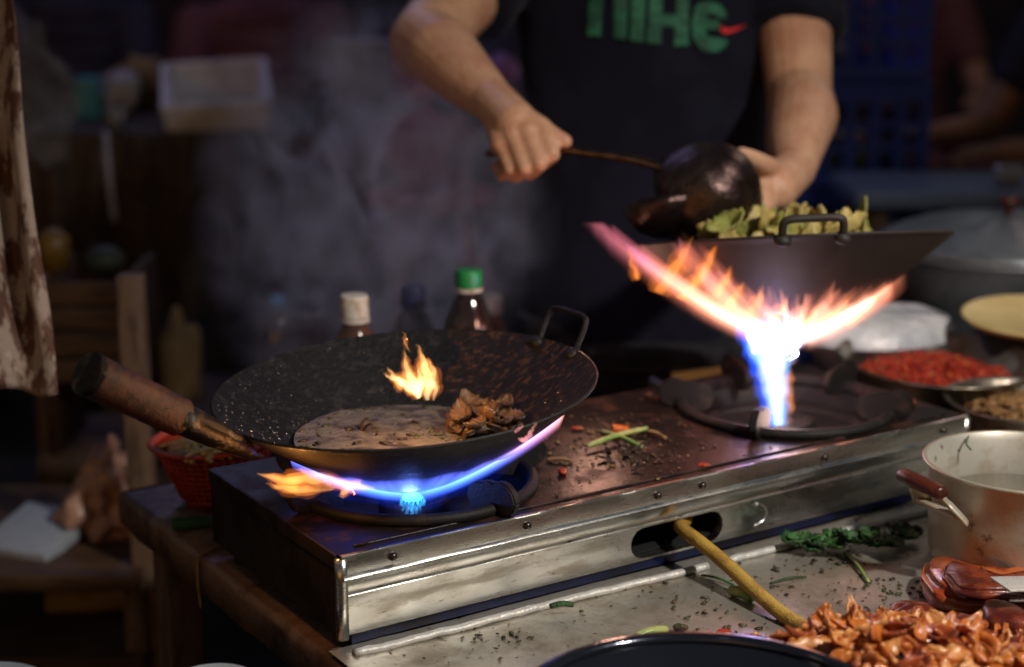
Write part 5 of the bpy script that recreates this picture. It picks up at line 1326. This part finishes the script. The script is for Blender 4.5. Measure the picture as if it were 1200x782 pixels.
bm = bmesh.new(); lathe(bm, [(0, rb0.z), (.12, rb0.z), (.13, rb0.z-.015), (.12, rb0.z-.03), (0, rb0.z-.03)], 32, Matrix.Translation((rb0.x, rb0.y, 0))); obj('seat', bm, redpl, rq)
for k in range(4):
    a = PI/4+PI/2*k; bm = bmesh.new(); tube(bm, [(rb0.x+.09*math.cos(a), rb0.y+.09*math.sin(a), rb0.z-.03), (rb0.x+.13*math.cos(a), rb0.y+.13*math.sin(a), FLOOR)], .012, 8); obj('leg', bm, redpl, rq)
bm = bmesh.new(); Q = D(585, 98, 3.5); ball(bm, (Q.x, Q.y, P.z+.05), (.045, .04, .045), 3, jit=.3, fr=2, seed=5)
tag(rebase(obj('violet_bag', bm, M('violet_bag', (.25, .10, .3), .5)), (Q.x, Q.y, P.z)), 'small violet bag between forearm and shirt', 'bag')

# stack of blue crates
CPx = D(985, 120, 3.4); w, d_, h = .34, .34, .215
for k in range(6):
    z0 = FLOOR+k*(h+.004); root = empty('plastic_crate', (CPx.x, CPx.y+.15, z0), ('bottom', 'second', 'third', 'fourth', 'fifth', 'topmost')[k]+' blue plastic crate'+(', counted from the ground, of the stack behind the cook' if k else ' of the stack behind the cook'), 'crate', 'blue crates stacked behind the cook')
    T = Matrix.Translation((CPx.x, CPx.y+.15, z0)) @ Matrix.Rotation(.08+.03*math.sin(k*2), 4, 'Z')
    bm = bmesh.new(); box(bm, (-w/2+.01, -d_/2+.01, 0), (w/2-.01, d_/2-.01, .008), T); obj('crate_floor', bm, bluecr, root, smooth=False)
    for sd in range(4):
        Tr = T @ Matrix.Rotation(PI/2*sd, 4, 'Z') @ Matrix.Translation((0, -d_/2, 0)); bm = bmesh.new()
        box(bm, (-w/2, 0, h-.04), (w/2, .008, h), Tr, bev=.002); box(bm, (-w/2, 0, 0), (w/2, .008, .03), Tr, bev=.002)
        for i in range(7): x = -w/2+.012+i*(w-.024)/6; box(bm, (x-.010, .001, .0305), (x+.010, .007, h-.0405), Tr)
        for zz in (.075, .12): box(bm, (-w/2+.004, -.001, zz), (w/2-.004, .0085, zz+.014), Tr)
        obj('crate_side', bm, bluecr, root, smooth=False)
    if k > 2:
        for q in range(3):
            bm = bmesh.new(); Q = T @ Vector((R.uniform(-.1, .1), R.uniform(-.08, .05), .035+R.uniform(0, .02))); ball(bm, Q, R.uniform(.022, .03), 3, jit=.2, fr=1.5, seed=q+k)
            tag(rebase(obj('cabbage', bm, M('crate_veg%d%d' % (k, q), (.22, .24, .18), .6)), Q), 'pale round vegetable lying inside a blue crate', 'vegetable', 'vegetables in the blue crates')
# light blue bench right, far
Q = D(1125, 226, 3.05)
tablething('blue_bench', Vector((Q.x+.12, Q.y+.14, 0)), .62, .28, Q.z, 'long low bench with a pale blue top beyond the stock pot', M('pale_blue_top', (.12, .17, .26), .4), postm)
for k, (x, y) in enumerate(((1178, 218), (1192, 216))):
    bm = bmesh.new(); P = D(x, y, 3.1); lathe(bm, [(0, 0), (.014, 0), (.017, .04), (.015, .04), (.012, .003), (0, .003)], 20, Matrix.Translation((P.x, P.y+.02, Q.z+.001)))
    tag(rebase(obj('small_glass', bm, M('far_glass%d' % k, (.3, .3, .32), .05, coat=1)), (P.x, P.y+.02, Q.z)), ('left' if k == 0 else 'right')+' one of two small glasses on the pale blue bench', 'glass', 'glasses on the pale blue bench')
# more market clutter, far
tablething('market_table', Vector((-1.1, 4.5, 0)), 1.0, .6, -.18, 'low far table in front of the sitting people at the left', browntarp, postm)
tablething('market_table', Vector((.95, 4.75, 0)), .9, .6, -.12, 'low far table at the right behind the blue crates', cloth_r, postm)
for k, (x, y, z, s, m, lb) in enumerate(((-1.25, 4.4, -.18, .06, teal, 'teal bowl on the far left market table'), (-.9, 4.5, -.18, .07, greyw, 'grey bowl on the far left market table'), (.9, 4.6, -.12, .07, greyw, 'grey bowl on the far right market table'), (1.1, 4.7, -.12, .06, foam, 'white bowl on the far right market table'), (1.22, 4.6, -.12, .05, pinkbag, 'pink bowl on the far right market table'))):
    bm = bmesh.new(); lathe(bm, [(0, 0), (s*.5, 0), (s, s*.9), (s*1.04, s*.92), (s*.95, s*.9), (s*.45, .006), (0, .006)], 32, Matrix.Translation((x, y, z+.001)))
    tag(rebase(obj('market_bowl', bm, m), (x, y, z)), lb, 'bowl', 'bowls on the far market tables')
bm = bmesh.new(); box(bm, (-6, 9, FLOOR), (6, 9.1, 1.6))
tag(rebase(obj('tarp_wall', bm, M('night_tarp', (.015, .015, .03), .9, c2=(.03, .02, .035), ns=3), smooth=False), (0, 9, FLOOR)), 'dark tarpaulin wall closing off the market far behind', 'tarpaulin')

# ------------------------------------------------------------------ smoke
sm = bpy.data.materials.new('smoke'); sm.use_nodes = True; N = sm.node_tree.nodes; L = sm.node_tree.links; N.clear()
out = N.new('ShaderNodeOutputMaterial'); pv = N.new('ShaderNodeVolumePrincipled'); L.new(pv.outputs[0], out.inputs['Volume'])
pv.inputs['Color'].default_value = (.62, .66, .95, 1); pv.inputs['Anisotropy'].default_value = .1
tcn = N.new('ShaderNodeTexCoord'); mp_ = N.new('ShaderNodeMapping'); mp_.inputs['Scale'].default_value = (9, 7, 7); L.new(tcn.outputs['Object'], mp_.inputs['Vector'])
nn = N.new('ShaderNodeTexNoise'); nn.inputs['Scale'].default_value = 1; nn.inputs['Detail'].default_value = 5; nn.inputs['Distortion'].default_value = 2.2; L.new(mp_.outputs[0], nn.inputs['Vector'])
gr = N.new('ShaderNodeTexGradient'); gr.gradient_type = 'SPHERICAL'; mp2 = N.new('ShaderNodeMapping')
L.new(tcn.outputs['Object'], mp2.inputs['Vector']); mp2.inputs['Scale'].default_value = (1/.24, 1/.28, 1/.30); L.new(mp2.outputs[0], gr.inputs['Vector'])
mr = N.new('ShaderNodeMapRange'); mr.inputs['From Min'].default_value = .44; mr.inputs['From Max'].default_value = .66; mr.inputs['To Min'].default_value = .0; mr.inputs['To Max'].default_value = 1.0; L.new(nn.outputs['Fac'], mr.inputs['Value'])
m1 = N.new('ShaderNodeMath'); m1.operation = 'MULTIPLY'; L.new(gr.outputs['Fac'], m1.inputs[0]); L.new(mr.outputs[0], m1.inputs[1])
m2 = N.new('ShaderNodeMath'); m2.operation = 'MULTIPLY'; m2.inputs[1].default_value = 17; L.new(m1.outputs[0], m2.inputs[0]); L.new(m2.outputs[0], pv.inputs['Density'])
bm = bmesh.new(); ball(bm, (0, 0, 0), (.27, .28, .32), 3)
so = obj('smoke', bm, sm); so.location = D(440, 255, 2.12)
tag(so, 'thin bluish smoke drifting up behind the left wok', 'smoke', kind='stuff')

# ------------------------------------------------------------------ light
def lamp(name, kind, loc, e, col, size=.05, target=None, spot=None, blend=.5):
    l = bpy.data.lights.new(name, kind); l.energy = e; l.color = col
    if kind == 'AREA': l.size = size
    elif kind == 'SUN': l.angle = size
    else: l.shadow_soft_size = size
    if spot: l.spot_size = spot; l.spot_blend = blend
    o = bpy.data.objects.new(name, l); C.objects.link(o); o.location = loc
    if target is not None: o.rotation_euler = (Vector(target)-Vector(loc)).to_track_quat('-Z', 'Y').to_euler()
    return o
lamp('stall_lamp', 'SPOT', (1.0, .66, 1.20), 112, (1, .91, .80), .045, target=(.40, 1.50, .04), spot=math.radians(74), blend=1)
lamp('market_fill', 'POINT', (-.8, 3.9, 1.9), 17, (.50, .45, 1.0), .25)  # added bluish fill to brighten the background, no known source
lamp('market_fill', 'POINT', (1.8, 4.0, 1.6), 10, (1.0, .66, .55), .25)  # added warm fill for the background at the right
lamp('left_fill', 'POINT', (-1.3, .9, 1.2), 1.5, (1.0, .72, .55), .10)  # added weak fill for the left side, no known source
lamp('flame_light', 'POINT', bc.lerp(top, .30)+Vector((-.02, -.06, 0)), .55, (1, .66, .55), .03)
lamp('flame_light', 'POINT', MW2 @ Vector((-.21, -.03, .03)), .35, (1, .50, .35), .02)
lamp('flame_light', 'POINT', D(486, 445, 1.47), .40, (1, .52, .18), .015)
lamp('flame_light', 'POINT', S(B1, BY, -.001)+Vector((0, -.05, .004)), .10, (.15, .28, 1), .008)
lamp('flame_light', 'POINT', D(330, 562, 1.37), .16, (1, .42, .10), .01)
lamp('moon', 'SUN', (0, 0, 5), .02, (.7, .8, 1), math.radians(5), target=(1, 3, 0))
wd = bpy.data.worlds.new('World'); sc.world = wd; wd.use_nodes = True
N = wd.node_tree.nodes; L = wd.node_tree.links
sky = N.new('ShaderNodeTexSky'); sky.sky_type = 'NISHITA'; sky.sun_disc = False; sky.sun_elevation = math.radians(2); sky.sun_rotation = math.radians(200)
bg = N['Background']; L.new(sky.outputs[0], bg.inputs['Color']); bg.inputs['Strength'].default_value = .05

# ------------------------------------------------------------------ camera
cam = bpy.data.cameras.new('camera'); co = bpy.data.objects.new('camera', cam); C.objects.link(co)
cam.sensor_width = 36; cam.lens = F/1200*36; cam.clip_start = .05; cam.clip_end = 500
co.location = (0, 0, CH); co.rotation_euler = (PI/2-CP, 0, 0)
cam.dof.use_dof = True; cam.dof.focus_distance = 1.44; cam.dof.aperture_fstop = 2.9; cam.dof.aperture_blades = 0
sc.camera = co
sc.view_settings.view_transform = 'Standard'; sc.view_settings.look = 'None'; sc.view_settings.exposure = 0; sc.view_settings.gamma = 1
sc.cycles.use_denoising = True
try: sc.cycles.denoiser = 'OPENIMAGEDENOISE'
except Exception: pass
sc.cycles.max_bounces = 6; sc.cycles.transparent_max_bounces = 12; sc.cycles.volume_bounces = 0
sc.cycles.volume_max_steps = 96; sc.cycles.volume_step_rate = 1
sc.cycles.sample_clamp_indirect = 3; sc.cycles.caustics_reflective = False; sc.cycles.caustics_refractive = False
